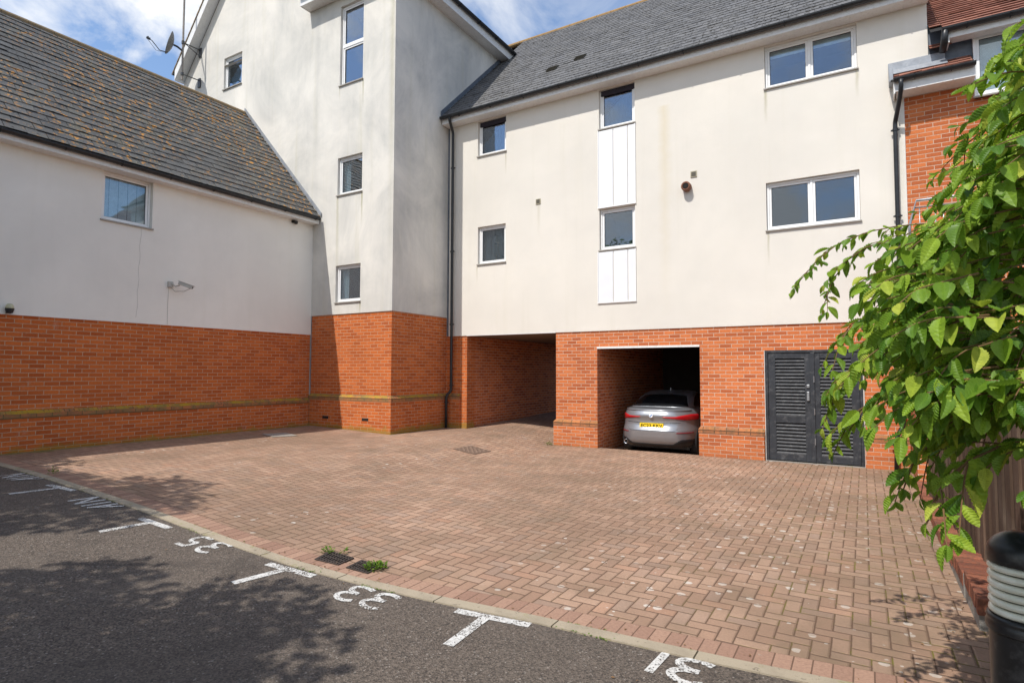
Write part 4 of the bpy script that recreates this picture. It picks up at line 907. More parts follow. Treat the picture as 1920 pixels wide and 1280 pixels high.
m = MB(); m.lathe([(.0, -.05), (.04, -.04), (.05, 0), (.045, .03), (0, .035)], (XL+.09, 9.52, 5.37), 14); part(m, 'head', 'black_plastic', pr_, smooth=True)

# aerial mast and satellite dish on the gable
my = 9.50; mxx = -17.22
am = thing('aerial_mast', (mxx, my, 10.4), 'rusty grey aerial pole held off the gable by two brackets', 'aerial mast')
m = MB(); m.tube([(mxx, my, 10.34), (mxx-.02, my, 14.8)], .028, 10); part(m, 'pole', 'mast_metal', am)
for z in (10.52, 11.48):
    m = MB(); m.tube([(mxx, my, z), (-17.36, YT-.02, z+.10)], .016, 8)
    if z > 11: m.tube([(mxx, my, z+.02), (-17.36, YT-.02, z-.10)], .012, 8)
    m.box((-17.42, YT-.03, z-.12), (-17.30, YT+.004, z+.16)); m.tube([(mxx, my, z-.04), (mxx, my, z+.05)], .045, 10)
    part(m, 'bracket', 'dark_grey_plastic', am)
sdh = thing('satellite_dish', (mxx, my, 11.4), 'grey satellite dish turned left on the aerial pole', 'satellite dish')
dd = Vector((-.44, -.85, .26)).normalized(); q = dd.to_track_quat('Z', 'Y').to_matrix().to_4x4(); cc = Vector((-17.44, 9.32, 11.40))
prof = [(0.001, .0)]+[(rr, .10*(rr/.34)**2) for rr in (.06, .12, .18, .24, .30, .34)]; prof2 = prof+[(.345, .108), (.34, .092)]+[(rr, .10*(rr/.34)**2-.012) for rr in (.30, .24, .18, .12, .06)]+[(.001, -.012)]
m = MB(); m.lathe(prof2, cc, 32, q); part(m, 'reflector', 'dish_grey', sdh, smooth=True)
m = MB(); m.tube([cc-dd*.02, cc-dd*.12, (mxx, my, 11.22)], .03, 8); part(m, 'back_bracket', 'dark_grey_plastic', sdh)
lo2 = q.to_3x3() @ Vector((0, 1, 0)); lo2 = -lo2 if lo2.z > 0 else lo2
foot = cc+lo2*.30+dd*.05; tip = cc+dd*.62+lo2*.16
m = MB(); m.tube([foot, foot+dd*.2+lo2*.05, tip-dd*.12+lo2*.02, tip], .013, 8); m.tube([foot+lo2*.03, foot+dd*.28+lo2*.10, tip+lo2*.03], .006, 6); part(m, 'feed_arm', 'dark_grey_plastic', sdh)
m = MB(); m.tube([tip+dd*.03, tip-dd*.07], .035, 10); m.tube([tip, tip+lo2*-.05], .02, 8); part(m, 'receiver', 'dark_grey_plastic', sdh)

# ------------------------------------------------------------------ drains and covers in the paving
def grate(pts, label, n=8, name='drain_grate', fill=True):
    """frame and bars filling a quadrilateral on the ground"""
    P = [Vector((x, y, zg(x, y)+.006)) for x, y in pts]; c = sum(P, Vector())/4
    t = thing(name, c, label, 'drain cover', 'iron drain covers in the paving')
    def Q(a, b): return P[0].lerp(P[1], a).lerp(P[3].lerp(P[2], a), b)
    m = MB(); e = .06
    for (a0, b0, a1, b1) in ((0, 0, 1, e), (0, 1-e, 1, 1), (0, e, e, 1-e), (1-e, e, 1, 1-e)):
        q = [Q(a0, b0), Q(a1, b0), Q(a1, b1), Q(a0, b1)]; m.prism(q, (0, 0, .007))
    part(m, 'frame', 'cast_iron', t)
    m = MB()
    for i in range(n):
        for hh in (0, 1):
            a0 = e+(1-2*e)*i/n; a1 = a0+(1-2*e)/n*.42; b0, b1 = (e, .47) if hh == 0 else (.53, 1-e)
            m.prism([Q(a0, b0), Q(a1, b0), Q(a1, b1), Q(a0, b1)], (0, 0, .006))
    for k in range(3):
        for b in (.2, .5, .8): 
            if k == 0: m.prism([Q(e, b-.035), Q(1-e, b-.035), Q(1-e, b+.035), Q(e, b+.035)], (0, 0, .0045))
    part(m, 'bars', 'cast_iron', t)
    m = MB(); m.face(*[Q(a, b)-Vector((0, 0, .002)) for a, b in ((.03, .03), (.97, .03), (.97, .97), (.03, .97))]); part(m, 'sump', 'near_black', t)
    return t
grate([(-4.11, 3.53), (-3.85, 3.56), (-3.87, 3.76), (-4.17, 3.76)], 'left of the two iron drain grates beside the kerb, weeds at its back')
grate([(-3.755, 3.555), (-3.52, 3.57), (-3.535, 3.77), (-3.785, 3.765)], 'right of the two iron drain grates beside the kerb, a clump of weed on it')
t = thing('manhole_cover', (-6.78, 9.74, .11), 'brown square manhole cover set askew in the paving before the passage', 'manhole cover')
P = [Vector((x, y, zg(x, y)+.005)) for x, y in ((-7.01, 9.40), (-6.56, 9.50), (-6.545, 10.07), (-7.0, 10.0))]
m = MB(); m.prism(P, (0, 0, .004)); part(m, 'plate', 'cover_iron', t)
m = MB()
for i in range(8):
    for j in range(8):
        a, b = .08+.105*i, .08+.105*j; Q = lambda a, b: P[0].lerp(P[1], a).lerp(P[3].lerp(P[2], a), b)
        if (i+j) % 2: m.prism([Q(a, b), Q(a+.08, b), Q(a+.08, b+.08), Q(a, b+.08)], (0, 0, .008))
part(m, 'tread_pattern', 'cover_tread', t)
t = MB(); P = [Vector((x, y, zg(x, y)+.005)) for x, y in ((-11.30, 8.2), (-10.72, 8.05), (-10.55, 8.55), (-11.15, 8.70))]; t.prism(P, (0, 0, .006)); tag(t.build('manhole_cover', 'grey_concrete'), 'pale grey cover in the shade at the foot of the left wall', 'manhole cover')

# ------------------------------------------------------------------ CAR
CX, CY, CZ = -3.975, 12.42, -.14
car = thing('parked_car', (CX, CY+2.2, CZ), 'silver grey four door coupe parked nose in under the building', 'car')
LV = [  # z, rear y, front y, half width, exponent
    (.20, .22, 4.20, .80, 4.5), (.26, .11, 4.35, .85, 4.2), (.34, .055, 4.42, .885, 4.0), (.42, .025, 4.46, .90, 3.8), (.50, .01, 4.48, .905, 3.7), (.575, .0, 4.48, .905, 3.6), (.61, .035, 4.46, .903, 3.6),
    (.68, .075, 4.42, .90, 3.6), (.76, .085, 4.36, .895, 3.6), (.83, .065, 4.25, .885, 3.5), (.88, .04, 4.05, .875, 3.4), (.93, .06, 3.75, .855, 3.3), (.975, .085, 3.45, .825, 3.2), (1.01, .10, 3.25, .79, 3.2), (1.022, .13, 3.2, .775, 3.2),
    (1.03, .30, 3.1, .755, 3.4), (1.055, .52, 2.95, .73, 3.8)]
CAB = [(1.04, .50, 3.05, .735, 5), (1.10, .62, 2.85, .705, 5), (1.18, .80, 2.62, .665, 5), (1.26, 1.02, 2.38, .625, 5), (1.33, 1.28, 2.15, .585, 4.6), (1.38, 1.55, 1.95, .52, 4), (1.40, 1.68, 1.84, .35, 3)]
def lev(T, z):
    zs = [a[0] for a in T]; return [float(np.interp(z, zs, [a[i] for a in T])) for i in (1, 2, 3, 4)]
def ring(T, z, n=72):
    yr, yf_, w, e = lev(T, z); yc, b = (yr+yf_)/2, (yf_-yr)/2; out = []
    for k in range(n):
        t = 2*math.pi*k/n; c, s = math.cos(t), math.sin(t)
        out.append((w*math.copysign(abs(c)**(2/e), c), yc+b*math.copysign(abs(s)**(2/e), s), z))
    return out
def shell(T, zs, cap=True):
    m = MB(); n = 96
    for z in zs: m.v += [(x+CX, y+CY, zz+CZ) for x, y, zz in ring(T, z, n)]
    for i in range(len(zs)-1):
        for q in range(n): m.f.append((i*n+q, i*n+(q+1) % n, (i+1)*n+(q+1) % n, (i+1)*n+q))
    m.f.append(tuple(range(n))[::-1]); m.f.append(tuple((len(zs)-1)*n+q for q in range(n))); return m
zs = frange(.20, 1.01, .0225)+[1.022, 1.03, 1.04, 1.055]
bd = shell(LV, zs); bd.build('body', 'car_paint', car, smooth=True)
cb_ = shell(CAB, frange(1.045, 1.38, .024)+[1.392, 1.40]); cb_.build('roof', 'car_paint', car, smooth=True)
def sy(T, x, z):
    yr, yf_, w, e = lev(T, z); yc, b = (yr+yf_)/2, (yf_-yr)/2; q = min(abs(x)/w, .999); return yc-b*(1-q**e)**(1/e)
def patch(T, x0, x1, zb, zt, off=.006, nx=24, nz=6):
    m = MB()
    for i in range(nx+1):
        x = x0+(x1-x0)*i/nx; a, b = zb(x), zt(x)
        for j in range(nz+1):
            z = a+(b-a)*j/nz; y = sy(T, x, z)
            y2 = sy(T, x+.004, z); nx_ = (y2-y)/.004; ln = math.hypot(1, nx_)
            edge = 1 if 0 < i < nx and 0 < j < nz else 0
            o_ = off*(1 if edge else -.3); m.v.append((x+CX+nx_/ln*o_, y+CY-o_/ln, z+CZ))
    for i in range(nx):
        for j in range(nz): k = i*(nz+1)+j; m.f.append((k, k+nz+1, k+nz+2, k+1))
    return m
def lin(x0, z0, x1, z1): return lambda x: z0+(z1-z0)*(x-x0)/(x1-x0)
def pw(*p): xs = [a for a, b in p]; z = [b for a, b in p]; return lambda x: float(np.interp(x, xs, z))
patch(CAB, -.655, .655, lambda x: 1.055+.0*x, lambda x: 1.315-.05*(abs(x)/.6)**3-max(0, abs(x)-.50)*1.45, .007, 40, 14).build('rear_window', 'car_glass', car, smooth=True)
for s in (-1, 1):   # side glass
    m = MB(); n = 20
    pts = []
    for k in range(n+1):
        y = .95+(2.75-.95)*k/n; top = float(np.interp(y, [.95, 1.3, 1.7, 2.2, 2.75], [1.10, 1.26, 1.335, 1.30, 1.10])); 
        for j in range(5):
            z = 1.065+(top-1.065)*j/4; yr, yf_, w, e = lev(CAB, z); yc, b = (yr+yf_)/2, (yf_-yr)/2; q = min(abs(y-yc)/b, .999); x = w*(1-q**e)**(1/e)
            m.v.append((CX+s*(x+.006), CY+y, z+CZ))
    for k in range(n):
        for j in range(4): a = k*5+j; m.f.append((a, a+5, a+6, a+1))
    m.build('side_window', 'car_glass', car, smooth=True)
for s in (-1, 1):
    zb = pw((.24, .845), (.50, .815), (.72, .785), (.87, .79)); zt = pw((.24, .865), (.50, .872), (.62, .90), (.74, .925), (.87, .915))
    fz = (lambda g: (lambda x: g(abs(x))))
    tl = patch(LV, .24*s if s > 0 else -.835, .835 if s > 0 else -.24, fz(zb), fz(zt), .014, 40, 6).build('tail_light', 'tail_red', car, smooth=True)
    patch(LV, .64 if s > 0 else -.83, .83 if s > 0 else -.64, fz(pw((.64, .795), (.86, .785))), fz(pw((.64, .815), (.86, .80))), .017, 10, 3).build('light_signature', 'reflector_red', tl)
    patch(LV, .52 if s > 0 else -.80, .80 if s > 0 else -.52, lambda x: .515, lambda x: .535+.008*abs(x), .008, 12, 3).build('reflector', 'reflector_red', car)
    patch(LV, .845 if s > 0 else -.885, .885 if s > 0 else -.845, lambda x: .36, lambda x: .56, .006, 6, 6).build('bumper_vent', 'diffuser', car)
patch(LV, -.60, .60, lambda x: .735-.015*math.cos(x*2), lambda x: .75-.015*math.cos(x*2), .004, 30, 2).build('boot_crease', 'diffuser', car)
patch(LV, -.56, .56, pw((-.56, .62), (-.48, .56), (.48, .56), (.56, .62)), pw((-.56, .625), (-.48, .566), (.48, .566), (.56, .625)), .004, 30, 2).build('bumper_seam', 'diffuser', car)
patch(LV, -.86, .86, lambda x: .205, pw((-.86, .40), (-.60, .39), (-.45, .29), (.45, .29), (.60, .39), (.86, .40)), .010, 50, 6).build('diffuser', 'diffuser', car, smooth=True)
patch(LV, -.74, .74, lambda x: .985, lambda x: 1.018, .022, 40, 4).build('boot_spoiler', 'car_paint', car, smooth=True)
m = MB(); yp = sy(LV, 0, .66)-.012; m.box((CX-.262, CY+yp, CZ+.612), (CX+.262, CY+yp+.06, CZ+.722)); pl = m.build('number_plate', 'plate_yellow', car, bevel=.004)
cu_ = bpy.data.curves.new('plate_text', 'FONT'); cu_.body = 'EC23 KKV'; cu_.size = .098; cu_.align_x = 'CENTER'; cu_.align_y = 'CENTER'; cu_.extrude = .001; cu_.offset = .0016; cu_.space_character = 1.0
to = bpy.data.objects.new('plate_text', cu_); COL.objects.link(to); dg = bpy.context.evaluated_depsgraph_get(); me_ = bpy.data.meshes.new_from_object(to.evaluated_get(dg)); bpy.data.objects.remove(to)
xs_ = [v.co.x for v in me_.vertices]; scx = .47/(max(xs_)-min(xs_))
for v in me_.vertices: v.co = Vector((CX+v.co.x*scx, CY+yp-.0025-v.co.z*.0, CZ+.667+v.co.y))
me_.materials.append(M['plate_ink']); po = bpy.data.objects.new('plate_characters', me_); COL.objects.link(po); po.parent = pl
yb_ = sy(LV, 0, .875)-.006
m = MB(); m.lathe([(.001, 0), (.036, 0), (.042, .004), (.042, .012), (.001, .012)], (CX, CY+yb_, CZ+.885), 24, rot); bdg = m.build('badge', 'badge_white', car, smooth=False)
for a0 in (0, math.pi):
    m = MB(); pts = [(CX, CY+yb_-.0135, CZ+.885)]+[(CX+.030*math.cos(a0+t), CY+yb_-.0135, CZ+.885+.030*math.sin(a0+t)) for t in [math.pi/2*k/8 for k in range(9)]]; m.face(*pts); m.build('badge_quarter', 'badge_blue', bdg)
ye = sy(LV, -.60, .28)
m = MB(); m.lathe([(.036, -.02), (.050, .10), (.052, .13), (.044, .135), (.038, .03)], (CX-.62, CY+ye+.08, CZ+.285), 20, rot); ex_ = m.build('exhaust', 'chrome', car, smooth=True)
m = MB(); m.tube([(CX-.62, CY+ye-.02, CZ+.285), (CX-.62, CY+ye-.015, CZ+.285)], .037, 16); m.build('exhaust_mouth', 'near_black', ex_)
for wx, wy in ((-.735, .88), (.735, .88), (-.76, 3.55), (.76, 3.55)):
    m = MB(); ry = Matrix.Rotation(math.pi/2, 4, 'Y'); m.lathe([(.20, -.10), (.30, -.105), (.32, -.085), (.325, 0), (.32, .085), (.30, .105), (.20, .10)], (CX+wx, CY+wy, CZ+.325), 36, ry); w_ = m.build('wheel', 'tyre', car, smooth=True)
    m = MB(); m.lathe([(.02, -.09), (.2, -.085), (.2, .085), (.02, .09)], (CX+wx, CY+wy, CZ+.325), 24, ry); m.build('rim', 'rim_alloy', w_)
m = MB(); m.prism([(CX+.0-.004, CY+1.55, CZ+1.37), (CX-.004, CY+1.72, CZ+1.39), (CX-.004, CY+1.60, CZ+1.455), (CX-.004, CY+1.56, CZ+1.455)], (.012, 0, 0)); m.build('roof_antenna', 'car_paint', car)
m = MB(); m.box((CX-.7, CY+.5, CZ+.14), (CX+.7, CY+4.0, CZ+.24)); m.build('underbody', 'diffuser', car)
for s in (-1, 1):
    m = MB(); m.hexa([(CX+s*.86, CY+2.55, CZ+1.02), (CX+s*1.02, CY+2.55, CZ+1.02), (CX+s*1.0, CY+2.68, CZ+1.03), (CX+s*.86, CY+2.68, CZ+1.03), (CX+s*.86, CY+2.55, CZ+1.13), (CX+s*1.01, CY+2.55, CZ+1.12), (CX+s*.99, CY+2.66, CZ+1.11), (CX+s*.86, CY+2.66, CZ+1.12)]); m.build('door_mirror', 'car_paint', car, bevel=.015)

# ------------------------------------------------------------------ right side: edging, fence, bollard light
ed = thing('low_brick_edging', (.72, 8, 0), 'low stepped wall of bricks on edge at the foot of the wooden fence', 'low wall')
segs = [(10.85, 9.4, .05, .61, .60), (9.4, 8.1, .08, .61, .60), (8.1, 7.1, .11, .605, .62), (7.1, 6.3, .15, .60, .66), (6.3, 5.6, .185, .60, .70), (5.6, 4.95, .21, .605, .72)]
ge = random.Random(8)
for (ya, yb2, h, xa, xb) in segs:
    m = MB(); y = ya
    while y > yb2+.03:
        j = ge.uniform(-.004, .004); m.box((xa+j, y-.066, h-.105), (xa+.215+j, y-.003, h+ge.uniform(-.004, .003))); y -= .075
    o = m.build('brick_step', 'edging_brick', ed, bevel=.004)
    m = MB(); m.box((xa+.006, yb2+.01, -.2), (xb+.15, ya-.006, h-.012)); m.build('mortar_bed', 'grey_concrete', o)
fe = thing('wooden_fence', (.95, 7, 0), 'dark weathered fence of vertical boards behind the hornbeam', 'fence')
m = MB(); y = 9.7; k = 0
while y > 1.0:
    xf = .71+.028*max(0, 9-y); m.box((xf+(.012 if k % 2 else 0), y-.128, .02), (xf+.018+(.012 if k % 2 else 0), y, 1.86)); y -= .118; k += 1
m.build('boards', 'fence_wood', fe)
for yy in (9.6, 7.8, 6.0, 4.2, 2.4):
    xf = .71+.028*max(0, 9-yy); m = MB(); m.box((xf+.045, yy-.05, 0), (xf+.14, yy+.05, 1.95)); m.build('post', 'fence_wood', fe, bevel=.005)
bp = tag(MB().face((.63, 4.2, .02), (.63, .5, .02), (6, .5, .02), (6, 12.1, .02), (.9, 12.1, .02), (.9, 4.2, .02)).build('planting_bed', 'soil'), 'bare soil of the planting bed behind the kerb', kind='structure')
bx, by = .425, 2.49
bo = thing('bollard_light', (bx, by, 0), 'black round bollard light with a ribbed frosted lens, bottom right corner', 'bollard light')
m = MB(); m.lathe([(.094, 0), (.094, .865), (.090, .872)], (bx, by, 0), 56); part(m, 'post', 'bollard_black', bo, smooth='auto')
m = MB(); m.lathe([(.099, .862), (.103, .868), (.103, .885), (.099, .89), (.099, .897), (.101, .903), (.098, .912), (.090, .914)], (bx, by, 0), 56); part(m, 'collar', 'bollard_black', bo, smooth='auto')
m = MB(); m.lathe([(.078, .905), (.078, 1.085)], (bx, by, 0), 40); part(m, 'core', 'lens_core', bo, smooth='auto')
lens = MB()
for k in range(6):
    z = .916+k*.0275; lens.lathe([(.079, z), (.090, z+.001), (.094, z+.008), (.0925, z+.017), (.086, z+.0215), (.079, z+.0225)], (bx, by, 0), 56)
part(lens, 'lens', 'bollard_lens', bo, smooth='auto')
prof = [(.088, 1.078), (.0955, 1.080), (.096, 1.095), (.095, 1.106)]+[(.095*math.cos(t), 1.106+.075*math.sin(t)) for t in [math.pi/2*k/10 for k in range(1, 11)]]
m = MB(); m.lathe(prof, (bx, by, 0), 56); part(m, 'cap', 'bollard_black', bo, smooth='auto')

# ------------------------------------------------------------------ leaves
def leaf_shape(nl=13, fold=.16, droop=.25, pleat=.035, wid=.56):
    """one pleated hornbeam leaf of unit length along +x; returns (verts, quads)"""
    V, Q = [], []; cols = (-1, -.5, 0, .5, 1)
    for i in range(nl*2+1):
        t = i/(nl*2); w = wid/2*(math.sin(math.pi*t**.88)**.68)*(1-.12*t) if 0 < t < 1 else .004
        ser = 1+(.05 if i % 2 else -.03)
        for c in cols:
            sk = abs(c)*w*.95; x = t+sk*(1-t)*.62; p = pleat*(1 if i % 2 else -1)*abs(c)**.5*(w/.28)
            if c == 0: p = -.006
            y = c*w*(ser if abs(c) == 1 else 1); z = abs(c)*w*fold*2-droop*t*t+p
            V.append((x, y, z))
    n = len(cols)
    for i in range(nl*2):
        for j in range(n-1): k = i*n+j; Q.append((k, k+1, k+n+1, k+n))
    return np.array(V), np.array(Q)
def simple_leaf():
    V = np.array([(0, 0, 0), (.35, .24, .05), (.35, 0, 0), (.35, -.24, .05), (.7, .2, -.02), (.7, 0, -.06), (.7, -.2, -.02), (1, 0, -.16)])
    Q = np.array([(0, 2, 1, 1), (0, 3, 2, 2)]); return V, [(0, 2, 1), (0, 3, 2), (1, 2, 5, 4), (2, 3, 6, 5), (4, 5, 7), (5, 6, 7)]
def leaves_mesh(name, inst, mat, parent, shapes, smooth=True):
    """inst: list of (pos, dir, up, scale); all the foliage of ONE crown becomes one mesh"""
    VV, FF, base = [], [], 0
    for k, (p, d, u_, s) in enumerate(inst):
        V, Q = shapes[k % len(shapes)]; d = np.array(d)/np.linalg.norm(d); u_ = np.array(u_)-d*np.dot(u_, d); u_ = u_/(np.linalg.norm(u_)+1e-9); w = np.cross(u_, d)
        VV.append(np.array(p)+s*(V[:, :1]*d+V[:, 1:2]*w+V[:, 2:3]*u_)); FF.append(Q+base); base += len(V)
    VV = np.concatenate(VV); FF = np.concatenate(FF); me = bpy.data.meshes.new(name)
    me.vertices.add(len(VV)); me.vertices.foreach_set('co', VV.ravel().astype(np.float32)); nf, k = FF.shape
    me.loops.add(nf*k); me.loops.foreach_set('vertex_index', FF.ravel().astype(np.int32)); me.polygons.add(nf); me.polygons.foreach_set('loop_start', np.arange(0, nf*k, k, dtype=np.int32)); me.update(calc_edges=True)
    me.polygons.foreach_set('use_smooth', np.full(nf, smooth)); me.materials.append(M[mat]); o = bpy.data.objects.new(name, me); COL.objects.link(o)
    if parent: o.parent = parent
    return o
SH = [leaf_shape(9, .12, .20, .040, .48), leaf_shape(10, .26, .35, .036, .50), leaf_shape(8, .05, .10, .044, .52), leaf_shape(10, .18, .50, .038, .46), leaf_shape(9, .34, -.18, .04, .50), leaf_shape(8, .08, .75, .04, .52), leaf_shape(9, .40, .15, .036, .48)]

HB = thing('hornbeam_tree', (1.6, 2.9, 0), 'hornbeam with pleated bright green leaves reaching in from the right', 'tree')
BR = [
 [(1.089,3.664,2.162),(0.738,3.676,2.350),(0.441,3.724,2.465),(0.094,3.748,2.486),(-0.164,3.715,2.390),(-0.337,3.626,2.149)],
 [(0.683,3.418,2.208),(0.311,3.535,2.359),(0.016,3.475,2.354),(-0.133,3.512,2.192),(-0.187,3.492,1.994)],
 [(0.678,2.730,1.943),(0.403,2.794,2.008),(0.157,2.881,1.992),(0.006,2.910,1.924),(-0.104,2.850,1.822),(-0.156,2.826,1.708)],
 [(0.607,2.463,1.787),(0.345,2.419,1.826),(0.167,2.548,1.792),(-0.016,2.558,1.746),(-0.101,2.632,1.602),(-0.134,2.618,1.497)],
 [(0.538,2.193,1.689),(0.324,2.296,1.720),(0.178,2.328,1.670),(0.030,2.359,1.623),(-0.052,2.318,1.486)],
 [(0.468,1.923,1.587),(0.323,2.069,1.601),(0.209,2.121,1.533),(0.120,2.191,1.425),(0.089,2.180,1.310)],
 [(0.433,1.790,1.511),(0.324,1.958,1.524),(0.205,1.890,1.456),(0.145,1.859,1.373),(0.125,1.852,1.291)],
 [(0.374,1.520,1.529),(0.319,1.547,1.500),(0.264,1.517,1.448)],
 [(0.702,2.460,2.771),(0.531,2.362,2.705),(0.441,2.424,2.709),(0.383,2.509,2.671)],
 [(0.773,2.745,2.636),(0.565,2.735,2.663),(0.436,2.776,2.629),(0.360,2.966,2.605),(0.264,3.031,2.506)],
 [(0.769,2.753,2.454),(0.544,2.734,2.472),(0.415,2.888,2.504),(0.301,2.937,2.495)],
 [(0.840,3.040,2.290),(0.565,3.216,2.438),(0.391,3.459,2.489),(0.231,3.595,2.505)],
 [(0.626,2.118,1.880),(0.419,2.106,1.951),(0.324,2.168,1.905),(0.256,2.250,1.819)],
 [(0.582,1.981,1.766),(0.402,1.986,1.825),(0.283,1.918,1.770),(0.200,1.990,1.688)],
 [(0.538,1.844,1.665),(0.372,1.860,1.689),(0.283,1.809,1.637),(0.231,1.900,1.551)],
 [(0.717,2.385,2.231),(0.492,2.365,2.262),(0.384,2.419,2.224),(0.308,2.495,2.143)],
 [(0.672,2.252,2.053),(0.462,2.239,2.106),(0.361,2.297,2.081),(0.274,2.482,2.015)],
 [(0.737,2.604,2.675),(0.587,2.630,2.690),(0.500,2.695,2.682),(0.418,2.766,2.629)],
]
rg = random.Random(21)
def resample(pts, step):
    pts = [Vector(p) for p in pts]
    for _ in range(2):
        q = [pts[0]]
        for a, b in zip(pts, pts[1:]): q += [a.lerp(b, .25), a.lerp(b, .75)]
        q.append(pts[-1]); pts = q
    out = [pts[0]]; need = step
    for a, b in zip(pts, pts[1:]):
        L = (b-a).length; d = (b-a)/max(L, 1e-9); at = 0.0
        while L-at >= need: at += need; out.append(a+d*at); need = step
        need -= L-at
    return out
inst = []; twigs = MB()
def leafy(path, step, size, tipsize, hang=.35):
    pts = resample(path, step); n = len(pts)
    if n < 3: return
    twigs.tube(pts, [.0020*(1-.75*i/n)+.0006 for i in range(n)], 5, cap=False)
    for i in range(1, n):
        d = (pts[i]-pts[i-1]).normalized(); side = Vector((0, 0, 1)).cross(d)
        if side.length < .2: side = Vector((rg.uniform(-1, 1), rg.uniform(-1, 1), 0))
        side.normalize(); s = 1 if i % 2 else -1; t = i/n
        ld = d*rg.uniform(.45, .9)+side*s*rg.uniform(.6, 1.0)+Vector((0, 0, -hang*rg.uniform(.2, 1.6)))
        sc = size+(tipsize-size)*t**2.2; sc *= rg.choice((rg.uniform(.55, .85), rg.uniform(.8, 1.25), rg.uniform(.85, 1.2)))
        upv = Vector((rg.gauss(0, .35)-.12, rg.gauss(0, .35)-.25, 1))
        inst.append((pts[i], ld, upv, sc))
    d = (pts[-1]-pts[-2]).normalized(); inst.append((pts[-1], d+Vector((0, 0, -.3)), Vector((rg.gauss(0, .3), -.3, 1)), tipsize))
for bi, b in enumerate(BR):
    near = Vector(b[len(b)//2]).xy.length
    sz = .080 if near > 2.9 else .080
    leafy(b, .031, sz, .04)
    pts = resample(b, .10)
    twigs.tube(pts, [.0040*(1-.8*i/len(pts))+.001 for i in range(len(pts))], 6, cap=False)
    for i, p in enumerate(pts[:-1]):
        t = i/len(pts); d = (pts[i+1]-p).normalized(); side = Vector((0, 0, 1)).cross(d).normalized()
        for rep in range([(3, 2, 1), (2, 1, 1), (2, 1, 0)][2 if bi in (8, 9, 10, 11, 15, 17) else int(bi < 2 or 4 < bi < 8)][0 if t < .5 else (1 if t < .8 else 2)]):
            s = rg.choice((-1, 1)); L = rg.uniform(.12, .28)*(1-.5*t); dirn = (d*rg.uniform(.5, 1.1)+side*s*rg.uniform(.3, .9)+Vector((0, 0, rg.uniform(-.25, .35)))).normalized()
            q = [p, p+dirn*L*.5+Vector((0, 0, .0)), p+dirn*L+Vector((0, 0, -L*rg.uniform(.15, .55)))]
            leafy(q, .029, sz, .04)
# the dense body of the crown beyond the right edge and just inside it
EV = [-.20, -.14, -.07, .0, .09, .18, .225, .26, .30, .36, .45, .56, .70]; RT = [.20, .15, .105, .07, .055, .05, .07, .125, .15, .175, .20, .225, .27]
for k in range(640):
    y = rg.uniform(1.7, 3.4); dep = y/1.23; e = rg.uniform(-.07, .57); rt = float(np.interp(e, EV, RT))+abs(rg.gauss(0, .055))+.012
    x = rt*y; z = 1.69+e*dep
    p = Vector((x, y, z)); dirn = Vector((-1, rg.uniform(-.8, .5), rg.uniform(-.35, .25))).normalized(); L = rg.uniform(.10, .22)
    leafy([p+dirn*-.08, p, p+dirn*L*.5, p+dirn*L*.9+Vector((0, 0, -.05))], .030, .078, .05)
leaves_mesh('crown', inst, 'hornbeam_leaf', HB, SH, False)
twigs.build('twigs', 'twig', HB)
m = MB(); m.tube([(1.62, 2.95, 0), (1.58, 2.9, .8), (1.60, 2.9, 1.6), (1.52, 2.85, 2.5), (1.5, 2.8, 3.4)], [.07, .06, .05, .035, .015], 12)
for b in BR: m.tube([(1.58, 2.9, max(.9, b[0][2]-.35)), Vector((1.58, 2.9, b[0][2])).lerp(Vector(b[0]), .5), b[0]], [.02, .014, .007], 7)
m.build('trunk', 'bark', HB, smooth=True)

# trees standing behind the camera; their shade falls on the asphalt
def tree(loc, h0, h1, rad, n, seed, label, squash=1.0, blobs=26):
    g = random.Random(seed); T = thing('tree', loc, label, 'tree', 'trees along the car park behind the camera'); L = Vector(loc)
    bl_ = []
    for _ in range(blobs):
        a = g.uniform(0, 2*math.pi); rr = rad*math.sqrt(g.random())*.9; hz = g.uniform(h0, h1); k = 1-abs((hz-(h0+h1)/2)/((h1-h0)/2))**2*.55
        bl_.append((L+Vector((math.cos(a)*rr*k, math.sin(a)*rr*k*squash, hz)), g.uniform(.45, .95)))
    ins = []
    for _ in range(n):
        c, rr = g.choice(bl_); v = Vector((g.gauss(0, 1), g.gauss(0, 1), g.gauss(0, .7))).normalized()*rr*g.random()**.4
        ins.append((c+v, Vector((g.uniform(-1, 1), g.uniform(-1, 1), g.uniform(-.7, .2))), Vector((g.gauss(0, .5), g.gauss(0, .5), 1)), g.uniform(.12, .20)))
    Vq = np.array([(0, 0, 0), (.5, .27, .03), (1, 0, -.1), (.5, -.27, .03)]); leaves_mesh('crown', ins, 'tree_leaf', T, [(Vq, np.array([(0, 1, 2, 3)]))], False)
    m = MB(); m.tube([L, L+Vector((.05, .02, h0*.6)), L+Vector((0, 0, (h0+h1)/2)), L+Vector((.1, 0, h1*.9))], [.16, .12, .08, .02], 10)
    for c, rr in bl_[::2]: m.tube([L+Vector((0, 0, h0*.8+(c.z-h0)*.3)), L.lerp(c, .6)+Vector((0, 0, (c.z)*.2)), c], [.05, .03, .01], 6)
    m.build('trunk', 'bark', T, smooth=True)
tree((-5.25, -2.95, .1), 3.0, 5.6, 2.35, 18000, 31, 'leafy tree behind the camera over the near bays')
tree((-10.5, -1.2, .3), 3.4, 7.2, 2.9, 20000, 32, 'leafy tree behind the camera towards the left wing')
tree((-14.5, -1.5, .3), 3.0, 7.0, 2.2, 9000, 33, 'leafy tree behind the left wing end')

